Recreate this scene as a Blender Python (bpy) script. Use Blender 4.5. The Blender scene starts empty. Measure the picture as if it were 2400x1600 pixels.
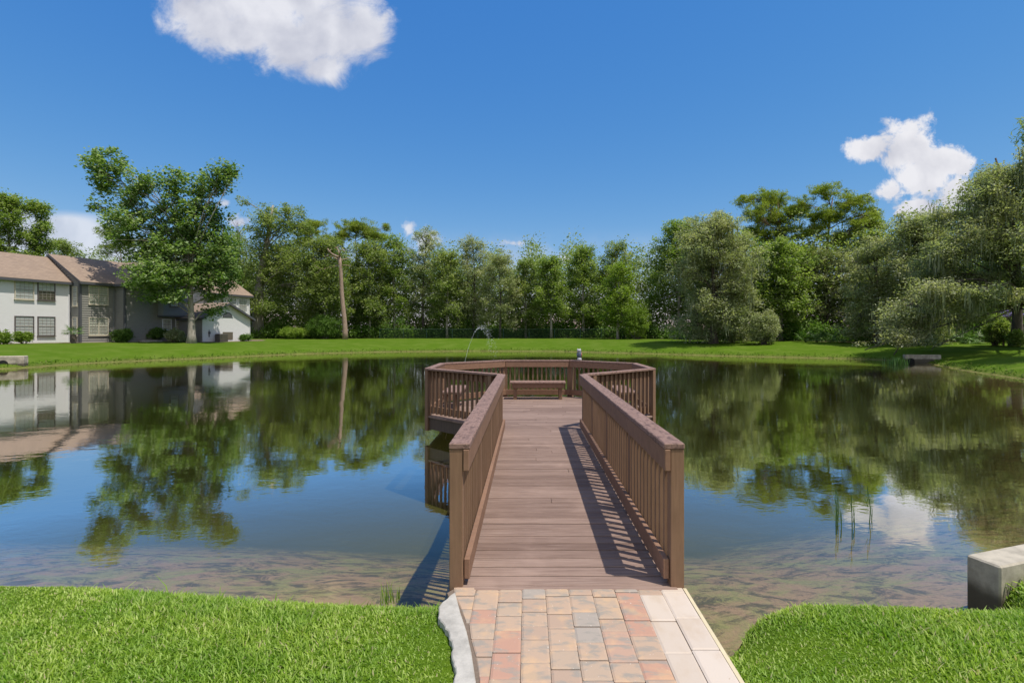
import bpy, math, random
import numpy as np
from mathutils import Vector, Matrix

sc = bpy.context.scene
COL = sc.collection
R = math.radians

# ------------------------------------------------------------------ camera
F = 1200.0; CX = 1236.0; HY = 777.0; CAMZ = 1.70      # photograph measured in its own 2400 x 1600 pixels
cam_d = bpy.data.cameras.new('camera'); cam = bpy.data.objects.new('camera', cam_d); COL.objects.link(cam)
cam.location = (0, 0, CAMZ); cam.rotation_euler = (R(90), 0, 0)
cam_d.sensor_fit = 'HORIZONTAL'; cam_d.sensor_width = 36.0; cam_d.lens = 36.0 * F / 2400
cam_d.shift_x = -(CX - 1200) / 2400; cam_d.shift_y = -(800 - HY) / 2400
cam_d.clip_start = 0.05; cam_d.clip_end = 5000
sc.camera = cam
sc.view_settings.view_transform = 'Standard'
try: sc.view_settings.look = 'None'
except Exception: pass
sc.view_settings.gamma = 1.0; sc.view_settings.use_curve_mapping = False
sc.view_settings.exposure = 0.12
sc.cycles.max_bounces = 10; sc.cycles.diffuse_bounces = 5; sc.cycles.glossy_bounces = 3
sc.cycles.transparent_max_bounces = 16
sc.cycles.caustics_reflective = False; sc.cycles.caustics_refractive = False

# ------------------------------------------------------------------ node helper
class NT:
    def __init__(s, tree): s.t = tree; s.t.nodes.clear()
    def n(s, typ, ins=None, **kw):
        nd = s.t.nodes.new(typ)
        for k, v in kw.items(): setattr(nd, k, v)
        if ins:
            for k, v in ins.items():
                sock = nd.inputs[k]
                if isinstance(v, bpy.types.NodeSocket): s.t.links.new(v, sock)
                elif v is not None: sock.default_value = v
        return nd
    def m(s, op, a, b=None, c=None, clamp=False):
        nd = s.t.nodes.new('ShaderNodeMath'); nd.operation = op; nd.use_clamp = clamp
        for i, v in enumerate((a, b, c)):
            if v is None: continue
            if isinstance(v, bpy.types.NodeSocket): s.t.links.new(v, nd.inputs[i])
            else: nd.inputs[i].default_value = v
        return nd.outputs[0]
    def mix(s, f, a, b, blend='MIX'):
        nd = s.t.nodes.new('ShaderNodeMix'); nd.data_type = 'RGBA'; nd.blend_type = blend
        for i, v in ((0, f), (6, a), (7, b)):
            if isinstance(v, bpy.types.NodeSocket): s.t.links.new(v, nd.inputs[i])
            else: nd.inputs[i].default_value = v if i == 0 else (tuple(v) + (1,))[:4]
        return nd.outputs[2]
    def ramp(s, f, stops, interp='LINEAR'):
        nd = s.t.nodes.new('ShaderNodeValToRGB'); cr = nd.color_ramp; cr.interpolation = interp
        while len(cr.elements) < len(stops): cr.elements.new(0.5)
        for e, (p, c) in zip(cr.elements, stops):
            e.position = p; e.color = (tuple(c) + (1,))[:4] if not isinstance(c, (int, float)) else (c, c, c, 1)
        s.t.links.new(f, nd.inputs[0]); return nd.outputs[0]
    def noise(s, vec, scale, detail=4, rough=.55, dist=0, out=0, dim='3D'):
        nd = s.t.nodes.new('ShaderNodeTexNoise'); nd.noise_dimensions = dim
        nd.inputs['Scale'].default_value = scale; nd.inputs['Detail'].default_value = detail
        nd.inputs['Roughness'].default_value = rough; nd.inputs['Distortion'].default_value = dist
        if vec is not None: s.t.links.new(vec, nd.inputs['Vector'])
        return nd.outputs[out]
    def map(s, vec, scale=(1, 1, 1), loc=(0, 0, 0), rot=(0, 0, 0)):
        nd = s.t.nodes.new('ShaderNodeMapping'); s.t.links.new(vec, nd.inputs[0])
        nd.inputs['Scale'].default_value = scale; nd.inputs['Location'].default_value = loc
        nd.inputs['Rotation'].default_value = rot; return nd.outputs[0]
    def sstep(s, x, lo, hi):
        nd = s.t.nodes.new('ShaderNodeMapRange'); nd.interpolation_type = 'SMOOTHSTEP'
        s.t.links.new(x, nd.inputs[0]); nd.inputs[1].default_value = lo; nd.inputs[2].default_value = hi
        return nd.outputs[0]

# ------------------------------------------------------------------ sky (world) and sun
SUN = Vector((.357, -.20, .96)).normalized()
W = bpy.data.worlds.new("World"); sc.world = W; W.use_nodes = True
nt = NT(W.node_tree)
sky = nt.n('ShaderNodeTexSky', sky_type='NISHITA', sun_disc=False)
sky.sun_elevation = math.asin(SUN.z); sky.sun_rotation = math.atan2(SUN.x, SUN.y)
sky.altitude = 0; sky.air_density = .85; sky.dust_density = .0; sky.ozone_density = 3.5
tc = nt.n('ShaderNodeTexCoord')
xyz = nt.n('ShaderNodeSeparateXYZ', {0: tc.outputs['Generated']})
dx, dy, dz = xyz.outputs
front = nt.m('GREATER_THAN', dy, 0.06)
ysafe = nt.m('MAXIMUM', dy, 0.06)
U = nt.m('DIVIDE', dx, ysafe); V = nt.m('DIVIDE', dz, ysafe)
UV = nt.n('ShaderNodeCombineXYZ', {0: U, 1: V}).outputs[0]
def puffs(lst):
    cur = None
    for (px, py, a, b) in lst:
        u0 = (px - CX) / F; v0 = (HY - py) / F; a /= F; b /= F
        e = nt.m('MULTIPLY_ADD', U, 1 / a, -u0 / a); e = nt.m('MULTIPLY', e, e)
        g = nt.m('MULTIPLY_ADD', V, 1 / b, -v0 / b); g = nt.m('MULTIPLY_ADD', g, g, e)
        d = nt.m('SUBTRACT', 1.0, nt.m('SQRT', g))
        d = nt.m('MAXIMUM', d, -1.5)
        cur = d if cur is None else nt.m('SMOOTH_MAX', cur, d, .25)
    return cur
def layer(mask, nz, amp, lo, hi):
    x = nt.m('MULTIPLY_ADD', nt.m('SUBTRACT', nz, .5), amp, mask)
    return nt.sstep(x, lo, hi)
n_soft = nt.noise(nt.map(UV, (1, 1.25, 1)), 9.0, 12, .66, .4)
n_puff = nt.noise(UV, 22.0, 9, .58, .3)
c1 = layer(puffs([(630, -10, 250, 110), (780, 70, 125, 95), (480, 35, 95, 80), (850, 60, 72, 80), (600, 70, 150, 70), (700, 110, 130, 80), (755, 160, 80, 55)]), n_soft, 1.9, -.12, .55)
c2 = layer(puffs([(2125, 345, 80, 72), (2040, 350, 62, 34), (2215, 380, 80, 56), (2170, 410, 85, 52), (2085, 448, 46, 32),
                  (2240, 460, 60, 66), (2150, 490, 60, 28)]), nt.noise(UV, 15.0, 12, .66, .25), 2.3, -.02, .40)
c3 = layer(puffs([(130, 545, 190, 52), (20, 505, 80, 30), (240, 590, 140, 60), (60, 590, 120, 60)]), nt.noise(nt.map(UV, (1, 3, 1)), 5, 6, .55, .3), .7, -.02, .55)
c4 = layer(puffs([(957, 535, 26, 26), (1000, 565, 50, 40), (1197, 570, 46, 12), (1325, 612, 30, 20), (1240, 622, 34, 16),
                  (525, 478, 30, 14), (560, 520, 46, 22), (1500, 668, 60, 26)]), nt.noise(UV, 42.0, 7, .6, .35), 2.4, .15, .9)
low = nt.sstep(V, .21, .05)
c5 = nt.m('MULTIPLY', nt.sstep(nt.noise(nt.map(UV, (1, 1.6, 1)), 7, 7, .6, .2), .40, .56), low)
# behind and beside the camera: unseen generic cumulus, thickened to fill light onto trees
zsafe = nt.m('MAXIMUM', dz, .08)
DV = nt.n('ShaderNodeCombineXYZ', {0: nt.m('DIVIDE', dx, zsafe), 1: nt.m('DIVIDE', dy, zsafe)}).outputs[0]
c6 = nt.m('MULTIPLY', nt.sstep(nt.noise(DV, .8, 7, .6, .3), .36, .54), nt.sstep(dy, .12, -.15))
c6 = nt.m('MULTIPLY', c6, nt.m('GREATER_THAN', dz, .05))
soft_part = nt.m('MULTIPLY', c1, .93)
allc = nt.m('MAXIMUM', soft_part, nt.m('MAXIMUM', c2, nt.m('MAXIMUM', nt.m('MULTIPLY', c3, .72), nt.m('MULTIPLY', c4, .85))))
allc = nt.m('MULTIPLY', nt.m('MAXIMUM', allc, nt.m('MULTIPLY', c5, .8)), nt.sstep(dy, .12, .40))
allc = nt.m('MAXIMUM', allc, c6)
# cloud self-relief: noise sampled a step away towards the light
nA = nt.noise(UV, 8.0, 6, .5, .2); nB = nt.noise(nt.map(UV, loc=(.022, .045, 0)), 8.0, 6, .5, .2)
rel = nt.m('MULTIPLY_ADD', nt.m('SUBTRACT', nA, nB), 2.3, nt.m('MULTIPLY_ADD', c2, .16, .62), clamp=True)
ccol = nt.mix(rel, (.45, .465, .55), (.78, .78, .82))
skyc = nt.n('ShaderNodeHueSaturation', {'Saturation': 1.18, 'Value': 1.0, 'Hue': .5, 'Color': sky.outputs[0]}).outputs[0]
skyc = nt.mix(1.0, skyc, (.84, 1.06, 1.12), 'MULTIPLY')
SKY_S = 0.135
skys = nt.n('ShaderNodeVectorMath', {0: skyc, 3: SKY_S}, operation='SCALE').outputs[0]
sp = nt.n('ShaderNodeSeparateColor', {0: skys})
skys = nt.n('ShaderNodeCombineColor', {0: nt.m('MULTIPLY', nt.m('POWER', sp.outputs[0], 1.1), 1.32), 1: nt.m('MULTIPLY', nt.m('POWER', sp.outputs[1], .7), .68), 2: nt.m('MULTIPLY', nt.m('POWER', sp.outputs[2], .3), .70)}).outputs[0]
fin = nt.mix(allc, skys, ccol)
bg = nt.n('ShaderNodeBackground', {'Color': fin, 'Strength': 1.0})
nt.n('ShaderNodeOutputWorld', {'Surface': bg.outputs[0]})

sun_d = bpy.data.lights.new('sun', 'SUN'); sun_d.energy = 4.3; sun_d.angle = R(.53); sun_d.color = (1.0, .93, .82)
sun = bpy.data.objects.new('sun', sun_d); COL.objects.link(sun)
sun.rotation_euler = SUN.to_track_quat('Z', 'Y').to_euler(); sun.location = (30, -20, 60)

# ------------------------------------------------------------------ general helpers
def P(px, py, D): return Vector(((px - CX) * D / F, D, CAMZ - (py - HY) * D / F))
def tag(o, label=None, cat=None, group=None, kind=None):
    if label: o['label'] = label
    if cat: o['category'] = cat
    if group: o['group'] = group
    if kind: o['kind'] = kind
    return o
def empty(name, loc, label, cat, group=None, rz=0):
    o = bpy.data.objects.new(name, None); COL.objects.link(o); o.location = loc; o.rotation_euler = (0, 0, rz)
    o.empty_display_size = .3
    return tag(o, label, cat, group)
class MB:
    """collects polygons in world coordinates; build() makes ONE mesh object"""
    def __init__(s): s.v = []; s.f = []
    def poly(s, pts):
        b = len(s.v); s.v += [tuple(p) for p in pts]; s.f.append(tuple(range(b, b + len(pts))))
    def box(s, x0, x1, y0, y1, z0, z1):
        s.hexa([(x0, y0, z0), (x1, y0, z0), (x1, y1, z0), (x0, y1, z0), (x0, y0, z1), (x1, y0, z1), (x1, y1, z1), (x0, y1, z1)])
    def hexa(s, p):
        b = len(s.v); s.v += [tuple(q) for q in p]
        s.f += [tuple(b + i for i in q) for q in ((0, 3, 2, 1), (4, 5, 6, 7), (0, 1, 5, 4), (1, 2, 6, 5), (2, 3, 7, 6), (3, 0, 4, 7))]
    def obox(s, c, ux, l, w, z0, z1):
        """box centred on c (xy), length l along ux, width w across"""
        c = Vector((c[0], c[1])); ux = Vector((ux[0], ux[1])).normalized(); uy = Vector((-ux.y, ux.x))
        q = [c - ux * l / 2 - uy * w / 2, c + ux * l / 2 - uy * w / 2, c + ux * l / 2 + uy * w / 2, c - ux * l / 2 + uy * w / 2]
        s.hexa([(a.x, a.y, z0) for a in q] + [(a.x, a.y, z1) for a in q])
    def prism(s, poly2, z0, z1):
        n = len(poly2); b = len(s.v)
        s.v += [(p[0], p[1], z0) for p in poly2] + [(p[0], p[1], z1) for p in poly2]
        s.f.append(tuple(b + i for i in reversed(range(n)))); s.f.append(tuple(b + n + i for i in range(n)))
        for i in range(n): j = (i + 1) % n; s.f.append((b + i, b + j, b + n + j, b + n + i))
    def tube(s, pts, rad, seg=7, cap=True):
        pts = [Vector(p) for p in pts]; n = len(pts); b = len(s.v)
        prev = None
        for i, p in enumerate(pts):
            d = (pts[min(i + 1, n - 1)] - pts[max(i - 1, 0)])
            if d.length < 1e-6: d = Vector((0, 0, 1))
            d.normalize()
            a = Vector((1, 0, 0)) if prev is None else prev
            a = a - d * a.dot(d)
            if a.length < 1e-3: a = Vector((0, 1, 0)) - d * d.y
            a.normalize(); prev = a; c = d.cross(a)
            r = rad[i] if hasattr(rad, '__len__') else rad
            for k in range(seg):
                t = 2 * math.pi * k / seg
                s.v.append(tuple(p + (a * math.cos(t) + c * math.sin(t)) * r))
        for i in range(n - 1):
            for k in range(seg):
                k2 = (k + 1) % seg
                s.f.append((b + i * seg + k, b + i * seg + k2, b + (i + 1) * seg + k2, b + (i + 1) * seg + k))
        if cap:
            s.f.append(tuple(b + k for k in reversed(range(seg)))); s.f.append(tuple(b + (n - 1) * seg + k for k in range(seg)))
    def build(s, name, mat, parent=None, bevel=0, smooth=False):
        me = bpy.data.meshes.new(name); me.from_pydata(s.v, [], s.f); me.update()
        if smooth: me.polygons.foreach_set('use_smooth', [True] * len(me.polygons))
        me.materials.append(mat)
        o = bpy.data.objects.new(name, me); COL.objects.link(o)
        attach(o, parent)
        if bevel:
            b = o.modifiers.new('bevel', 'BEVEL'); b.width = bevel; b.segments = 1; b.limit_method = 'ANGLE'
        return o
def attach(o, parent):
    if parent is not None:
        o.parent = parent
        q = parent; M = Matrix.Identity(4)
        chain = []
        while q is not None: chain.append(q); q = q.parent
        for q in reversed(chain):
            M = M @ Matrix.LocRotScale(q.location, q.rotation_euler, q.scale)
        if M != Matrix.Identity(4) and o.type == 'MESH':
            o.data.transform(M.inverted())
def np_mesh(name, V_, F_, mat, parent=None, k=4, smooth=False):
    """V_ (n,3) float, F_ (m,k) int"""
    me = bpy.data.meshes.new(name); V_ = np.ascontiguousarray(V_, dtype=np.float32); F_ = np.ascontiguousarray(F_, dtype=np.int32)
    me.vertices.add(len(V_)); me.vertices.foreach_set('co', V_.ravel())
    me.loops.add(F_.size); me.loops.foreach_set('vertex_index', F_.ravel())
    me.polygons.add(len(F_)); me.polygons.foreach_set('loop_start', np.arange(0, F_.size, k, dtype=np.int32))
    me.polygons.foreach_set('loop_total', np.full(len(F_), k, dtype=np.int32))
    if smooth: me.polygons.foreach_set('use_smooth', np.ones(len(F_), dtype=bool))
    me.update(calc_edges=True); me.materials.append(mat)
    o = bpy.data.objects.new(name, me); COL.objects.link(o); attach(o, parent); return o

# ------------------------------------------------------------------ materials
def newmat(name):
    m = bpy.data.materials.new(name); m.use_nodes = True; return m, NT(m.node_tree)
def finish(nt, bsdf): nt.n('ShaderNodeOutputMaterial', {'Surface': bsdf})
def bump(nt, h, strength=.3, dist=.01):
    return nt.n('ShaderNodeBump', {'Height': h, 'Strength': strength, 'Distance': dist}).outputs[0]
def princ(nt, **k):
    ins = {}
    for a, b in k.items(): ins[a.replace('_', ' ')] = b
    return nt.n('ShaderNodeBsdfPrincipled', ins).outputs[0]
def island(nt): return nt.n('ShaderNodeNewGeometry').outputs['Random Per Island']
def objc(nt): return nt.n('ShaderNodeTexCoord').outputs['Object']
def posn(nt): return nt.n('ShaderNodeNewGeometry').outputs['Position']

def mat_leaf(name, ca, cb, cc, trans=.3, gloss=.08, scale=.35, straw=None, patch=(.72, .80, .72)):
    m, n = newmat(name)
    r = island(n); big = n.noise(posn(n), scale, 3, .6)
    c = n.ramp(r, [(0, ca), (.55, cb), (1, cc)] if straw is None else [(0, ca), (.5, cb), (.94, cc), (.965, straw)])
    c = n.mix(n.sstep(big, .35, .65), n.mix(1.0, c, patch, 'MULTIPLY'), c)
    d = n.n('ShaderNodeBsdfDiffuse', {'Color': c}).outputs[0]
    t = n.n('ShaderNodeBsdfTranslucent', {'Color': n.mix(1.0, c, (1.15, 1.25, .55), 'MULTIPLY')}).outputs[0]
    g = n.n('ShaderNodeBsdfGlossy', {'Color': (.9, .9, .8, 1), 'Roughness': .55}).outputs[0]
    x = n.n('ShaderNodeMixShader', {0: trans, 1: d, 2: t}).outputs[0]
    x = n.n('ShaderNodeMixShader', {0: gloss, 1: x, 2: g}).outputs[0]
    finish(n, x); return m
L_SYC = mat_leaf('leaf_sycamore', (.115, .205, .050), (.215, .325, .085), (.48, .56, .34), .48, .02)
L_OAK = mat_leaf('leaf_oak', (.145, .205, .052), (.265, .330, .090), (.48, .52, .28), .52, .02)
L_BRD = mat_leaf('leaf_broad', (.150, .235, .045), (.285, .375, .078), (.50, .55, .26), .52, .02)
L_LIM = mat_leaf('leaf_lime', (.17, .26, .03), (.27, .38, .05), (.40, .50, .13), .45, .02)
L_OLV = mat_leaf('leaf_olive', (.25, .265, .145), (.41, .425, .245), (.62, .63, .46), .48, .02)
L_PIN = mat_leaf('needle', (.17, .24, .035), (.33, .39, .065), (.48, .52, .17), .5, .0)
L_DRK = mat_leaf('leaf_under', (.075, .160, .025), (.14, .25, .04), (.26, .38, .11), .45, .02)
L_MOSS = mat_leaf('moss_strand', (.16, .18, .10), (.30, .32, .21), (.40, .42, .30), .3, .0)
L_PALM = mat_leaf('palm_leaf', (.05, .13, .02), (.10, .22, .03), (.20, .32, .07), .3, .1)
L_REED = mat_leaf('reed_green', (.03, .10, .015), (.06, .17, .02), (.10, .22, .04), .2, .05)
L_GRS = mat_leaf('grass_blade', (.20, .330, .028), (.37, .520, .060), (.60, .70, .24), .48, .02, 2.2, (.62, .52, .32), (.66, .80, .62))
L_TWG = mat_leaf('dry_twig', (.16, .09, .06), (.22, .13, .09), (.28, .18, .12), 0, 0)

def mat_bark(name, a, b, sc_=6):
    m, n = newmat(name); p = objc(n)
    h = n.noise(n.map(p, (1, 1, .25)), sc_, 6, .65)
    finish(n, princ(n, Base_Color=n.ramp(h, [(.3, a), (.7, b)]), Roughness=.9, Normal=bump(n, h, .8, .05))); return m
BARK_G = mat_bark('bark_grey', (.20, .18, .15), (.42, .38, .33))
BARK_P = mat_bark('bark_pine', (.10, .055, .038), (.30, .19, .14))
BARK_D = mat_bark('bark_dark', (.05, .042, .035), (.16, .13, .11))
BARK_S = mat_bark('bark_snag', (.22, .15, .11), (.42, .31, .25), 9)

def mat_wood(name, a, b, grain=(1, 14, 14), stain=(.06, .035, .03), st=.5, spots=False, rough=.75):
    m, n = newmat(name); p = objc(n); r = island(n)
    off = n.n('ShaderNodeVectorMath', {0: p, 1: n.n('ShaderNodeCombineXYZ', {0: n.m('MULTIPLY', r, 37.), 1: n.m('MULTIPLY', r, 91.), 2: r}).outputs[0]}, operation='ADD').outputs[0]
    g = n.noise(n.map(off, grain), 5, 6, .6, .4); big = n.noise(p, 1.3, 4, .6)
    c = n.mix(n.m('MULTIPLY_ADD', g, 1.9, n.m('MULTIPLY_ADD', r, .5, -.72), clamp=True), a, b)
    c = n.mix(n.m('MULTIPLY', n.sstep(n.noise(n.map(off, grain), 9, 5, .7), .58, .75), st), c, stain)
    if name == 'deck_boards':
        c = n.mix(n.m('MULTIPLY', n.sstep(n.noise(n.map(off, (.35, 9, 9)), 5, 4, .7, .3), .50, .68), .50), c, (.105, .066, .052))
        c = n.mix(n.m('MULTIPLY', n.sstep(n.noise(n.map(off, (.5, 12, 12), (7, 3, 0)), 5, 3, .6), .60, .74), .45), c, (.46, .36, .31))
    c = n.mix(n.m('MULTIPLY', n.sstep(big, .5, .75), .35), c, tuple(min(1, x * 1.35) for x in b))
    if name.startswith('rail_cap'):
        c = n.mix(n.m('MULTIPLY', n.sstep(n.noise(n.map(p, (1, .5, 1)), 26, 6, .75, .5), .50, .60), .75), c, (.075, .045, .04))
    c = n.mix(n.sstep(n.noise(p, 48, 2, .5), .775, .80), c, (.48, .42, .36))
    if spots:
        c = n.mix(n.sstep(n.noise(n.map(p, (1, 1, 2.5)), 7, 3, .5), .765, .785), c, (.62, .58, .52))
    finish(n, princ(n, Base_Color=c, Roughness=rough, Specular_IOR_Level=.3, Normal=bump(n, g, .35, .004))); return m
W_DECK = mat_wood('deck_boards', (.138, .087, .067), (.325, .230, .188), (.55, 30, 30), (.070, .042, .035), .95)
W_CAP_Y = mat_wood('rail_cap_along', (.170, .100, .080), (.275, .180, .148), (14, .9, 14), (.07, .04, .035), .8)
W_CAP_X = mat_wood('rail_cap_across', (.190, .110, .085), (.300, .195, .160), (3, 3, 14), (.07, .04, .035), .8)
W_RAIL = mat_wood('rail_paint', (.175, .098, .062), (.260, .152, .100), (3, 3, 3), (.10, .05, .035), .35, True)
W_POST = mat_wood('post_paint', (.170, .100, .060), (.245, .148, .092), (9, 9, .7), (.10, .05, .035), .4)
W_DARK = mat_wood('pile_wood', (.06, .045, .035), (.11, .08, .06), (9, 9, .7), (.03, .02, .02), .5)

def mat_simple(name, col, rough=.6, var=.12, sc_=8, bumpy=0, metal=0, spec=.5):
    m, n = newmat(name); g = n.noise(objc(n), sc_, 5, .6)
    a = tuple(x * (1 - var) for x in col); b = tuple(min(1, x * (1 + var)) for x in col)
    k = dict(Base_Color=n.mix(g, a, b), Roughness=rough, Metallic=metal, Specular_IOR_Level=spec)
    if bumpy: k['Normal'] = bump(n, g, bumpy, .02)
    finish(n, princ(n, **k)); return m
M_TRIM = mat_simple('dark_trim', (.075, .078, .09), .6)
M_WFRAME = mat_simple('cream_frame', (.55, .50, .40), .5)
M_WFRAMEB = mat_simple('bronze_frame', (.10, .085, .08), .5)
M_MUNT = mat_simple('muntin', (.34, .31, .27), .5)
M_BLIND = mat_simple('blind', (.72, .73, .71), .7, .2, 3)
M_BLINDW = mat_simple('pale_blind', (.78, .76, .64), .7, .1, 3)
M_WHITE = mat_simple('white_metal', (.72, .73, .75), .5)
M_AC = mat_simple('unit_metal', (.07, .065, .06), .5, .3, 30)
M_VENT = mat_simple('vent_bronze', (.14, .12, .09), .5, .3, 30)
M_BLACK = mat_simple('black_hole', (.01, .01, .01), .9)

def mat_glass():
    m, n = newmat('window_glass')
    x = n.n('ShaderNodeMixShader', {0: n.m('MULTIPLY_ADD', n.m('POWER', n.n('ShaderNodeLayerWeight', {0: .5}).outputs['Facing'], 4.0), .7, .07),
        1: n.n('ShaderNodeBsdfTransparent', {'Color': (.96, .97, .97, 1)}).outputs[0],
        2: n.n('ShaderNodeBsdfGlossy', {'Roughness': .03}).outputs[0]}).outputs[0]
    finish(n, x); return m
M_GLASS = mat_glass()

def mat_brickwall():
    m, n = newmat('white_painted_brick'); p = objc(n)
    s = n.n('ShaderNodeSeparateXYZ', {0: p}); h = n.m('ADD', n.m('MULTIPLY', s.outputs[0], .31), n.m('MULTIPLY', s.outputs[1], .951))
    b = n.n('ShaderNodeTexBrick', {'Vector': n.n('ShaderNodeCombineXYZ', {0: h, 1: s.outputs[2]}).outputs[0], 'Scale': 1.0,
        'Mortar Size': .008, 'Brick Width': .24, 'Row Height': .085, 'Color1': (.76, .76, .775, 1), 'Color2': (.71, .71, .725, 1), 'Mortar': (.56, .55, .54, 1)})
    g = n.noise(p, 2, 5, .6)
    c = n.mix(n.m('MULTIPLY', g, .25), b.outputs[0], (.60, .60, .60))
    finish(n, princ(n, Base_Color=c, Roughness=.75, Normal=bump(n, b.outputs[1], -.4, .01))); return m
M_BRICK = mat_brickwall()
def mat_siding(name, a, b):
    m, n = newmat(name); p = objc(n); s = n.n('ShaderNodeSeparateXYZ', {0: p})
    g = n.noise(n.map(p, (1, 1, 4)), 2.0, 5, .6)
    finish(n, princ(n, Base_Color=n.mix(g, a, b), Roughness=.7)); return m
M_SID = mat_siding('grey_siding', (.205, .20, .185), (.265, .26, .24))
M_SIDB = mat_siding('blue_grey_siding', (.17, .18, .19), (.22, .23, .24))
def mat_roof():
    m, n = newmat('shingles'); p = objc(n); s = n.n('ShaderNodeSeparateXYZ', {0: p})
    h = n.m('ADD', n.m('MULTIPLY', s.outputs[0], .31), n.m('MULTIPLY', s.outputs[1], .951))
    b = n.n('ShaderNodeTexBrick', {'Vector': n.n('ShaderNodeCombineXYZ', {0: h, 1: s.outputs[2]}).outputs[0], 'Scale': 1.0,
        'Mortar Size': .008, 'Brick Width': .33, 'Row Height': .11, 'Color1': (.335, .25, .185, 1), 'Color2': (.255, .187, .14, 1), 'Mortar': (.16, .115, .085, 1)})
    c = n.mix(n.m('MULTIPLY', n.noise(p, 1.2, 5, .65), .6), b.outputs[0], (.23, .175, .145))
    finish(n, princ(n, Base_Color=c, Roughness=.9, Normal=bump(n, b.outputs[1], -.5, .01))); return m
M_ROOF = mat_roof()
def mat_concrete(name, col=(.45, .405, .325), st=.5):
    m, n = newmat(name); p = objc(n)
    f = n.noise(p, 90, 4, .7); g = n.noise(p, 4, 6, .65)
    c = n.mix(n.sstep(g, .3, .7), tuple(x * .62 for x in col), tuple(x * 1.2 for x in col))
    c = n.mix(n.m('MULTIPLY', n.sstep(n.noise(n.map(p, (1, 1, .12)), 16, 4, .6), .5, .7), .3 * st), c, tuple(x * .45 for x in col))
    c = n.mix(n.m('MULTIPLY', n.sstep(f, .5, .75), .3), c, tuple(x * .5 for x in col))
    z = n.n('ShaderNodeSeparateXYZ', {0: posn(n)}).outputs[2]
    c = n.mix(n.m('MULTIPLY', n.sstep(n.m('MULTIPLY_ADD', g, .08, z), -.10, -.22), min(1, st * 1.8)), c, (.07, .06, .04))
    finish(n, princ(n, Base_Color=c, Roughness=.9, Normal=bump(n, f, .5, .004))); return m
M_CONC = mat_concrete('concrete'); M_CONCW = mat_concrete('pale_concrete', (.44, .42, .38), 0)
def mat_paver():
    m, n = newmat('tumbled_pavers'); p = posn(n); r = island(n)
    c = n.ramp(r, [(0, (.45, .255, .185)), (.16, (.45, .325, .235)), (.42, (.43, .325, .24)), (.60, (.41, .295, .22)), (.78, (.45, .29, .215)), (.94, (.35, .31, .27))], 'CONSTANT')
    off = n.n('ShaderNodeVectorMath', {0: p, 1: n.n('ShaderNodeCombineXYZ', {0: n.m('MULTIPLY', r, 50.), 1: n.m('MULTIPLY', r, 9.)}).outputs[0]}, operation='ADD').outputs[0]
    bl = n.sstep(n.noise(n.map(off, (1, 2.0, 1)), 8, 5, .6, .3), .47, .62)
    c = n.mix(n.m('MULTIPLY', bl, .8), c, (.27, .255, .225))
    c = n.mix(n.m('MULTIPLY', n.sstep(n.noise(off, 7, 3, .5), .5, .7), .5), c, (.62, .40, .22))
    c = n.mix(n.m('MULTIPLY', n.noise(p, 160, 3, .7), .25), c, (.30, .22, .17))
    c = n.mix(n.sstep(n.noise(p, 75, 2, .5), .72, .76), c, (.66, .60, .54))
    h = n.noise(p, 120, 5, .7)
    finish(n, princ(n, Base_Color=c, Roughness=.88, Normal=bump(n, h, .45, .003))); return m
M_PAVER = mat_paver()
def mat_paver_w():
    m, n = newmat('painted_pavers'); p = posn(n); r = island(n)
    c = n.mix(r, (.50, .42, .345), (.57, .49, .415))
    c = n.mix(n.m('MULTIPLY', n.sstep(n.noise(n.map(p, (1, .6, 1)), 7, 5, .6), .45, .75), .6), c, (.46, .36, .265))
    c = n.mix(n.sstep(n.noise(p, 40, 4, .6), .72, .76), c, (.40, .30, .22))
    finish(n, princ(n, Base_Color=c, Roughness=.7, Normal=bump(n, n.noise(p, 90, 5, .6), .2, .003))); return m
M_PAVW = mat_paver_w()

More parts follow.
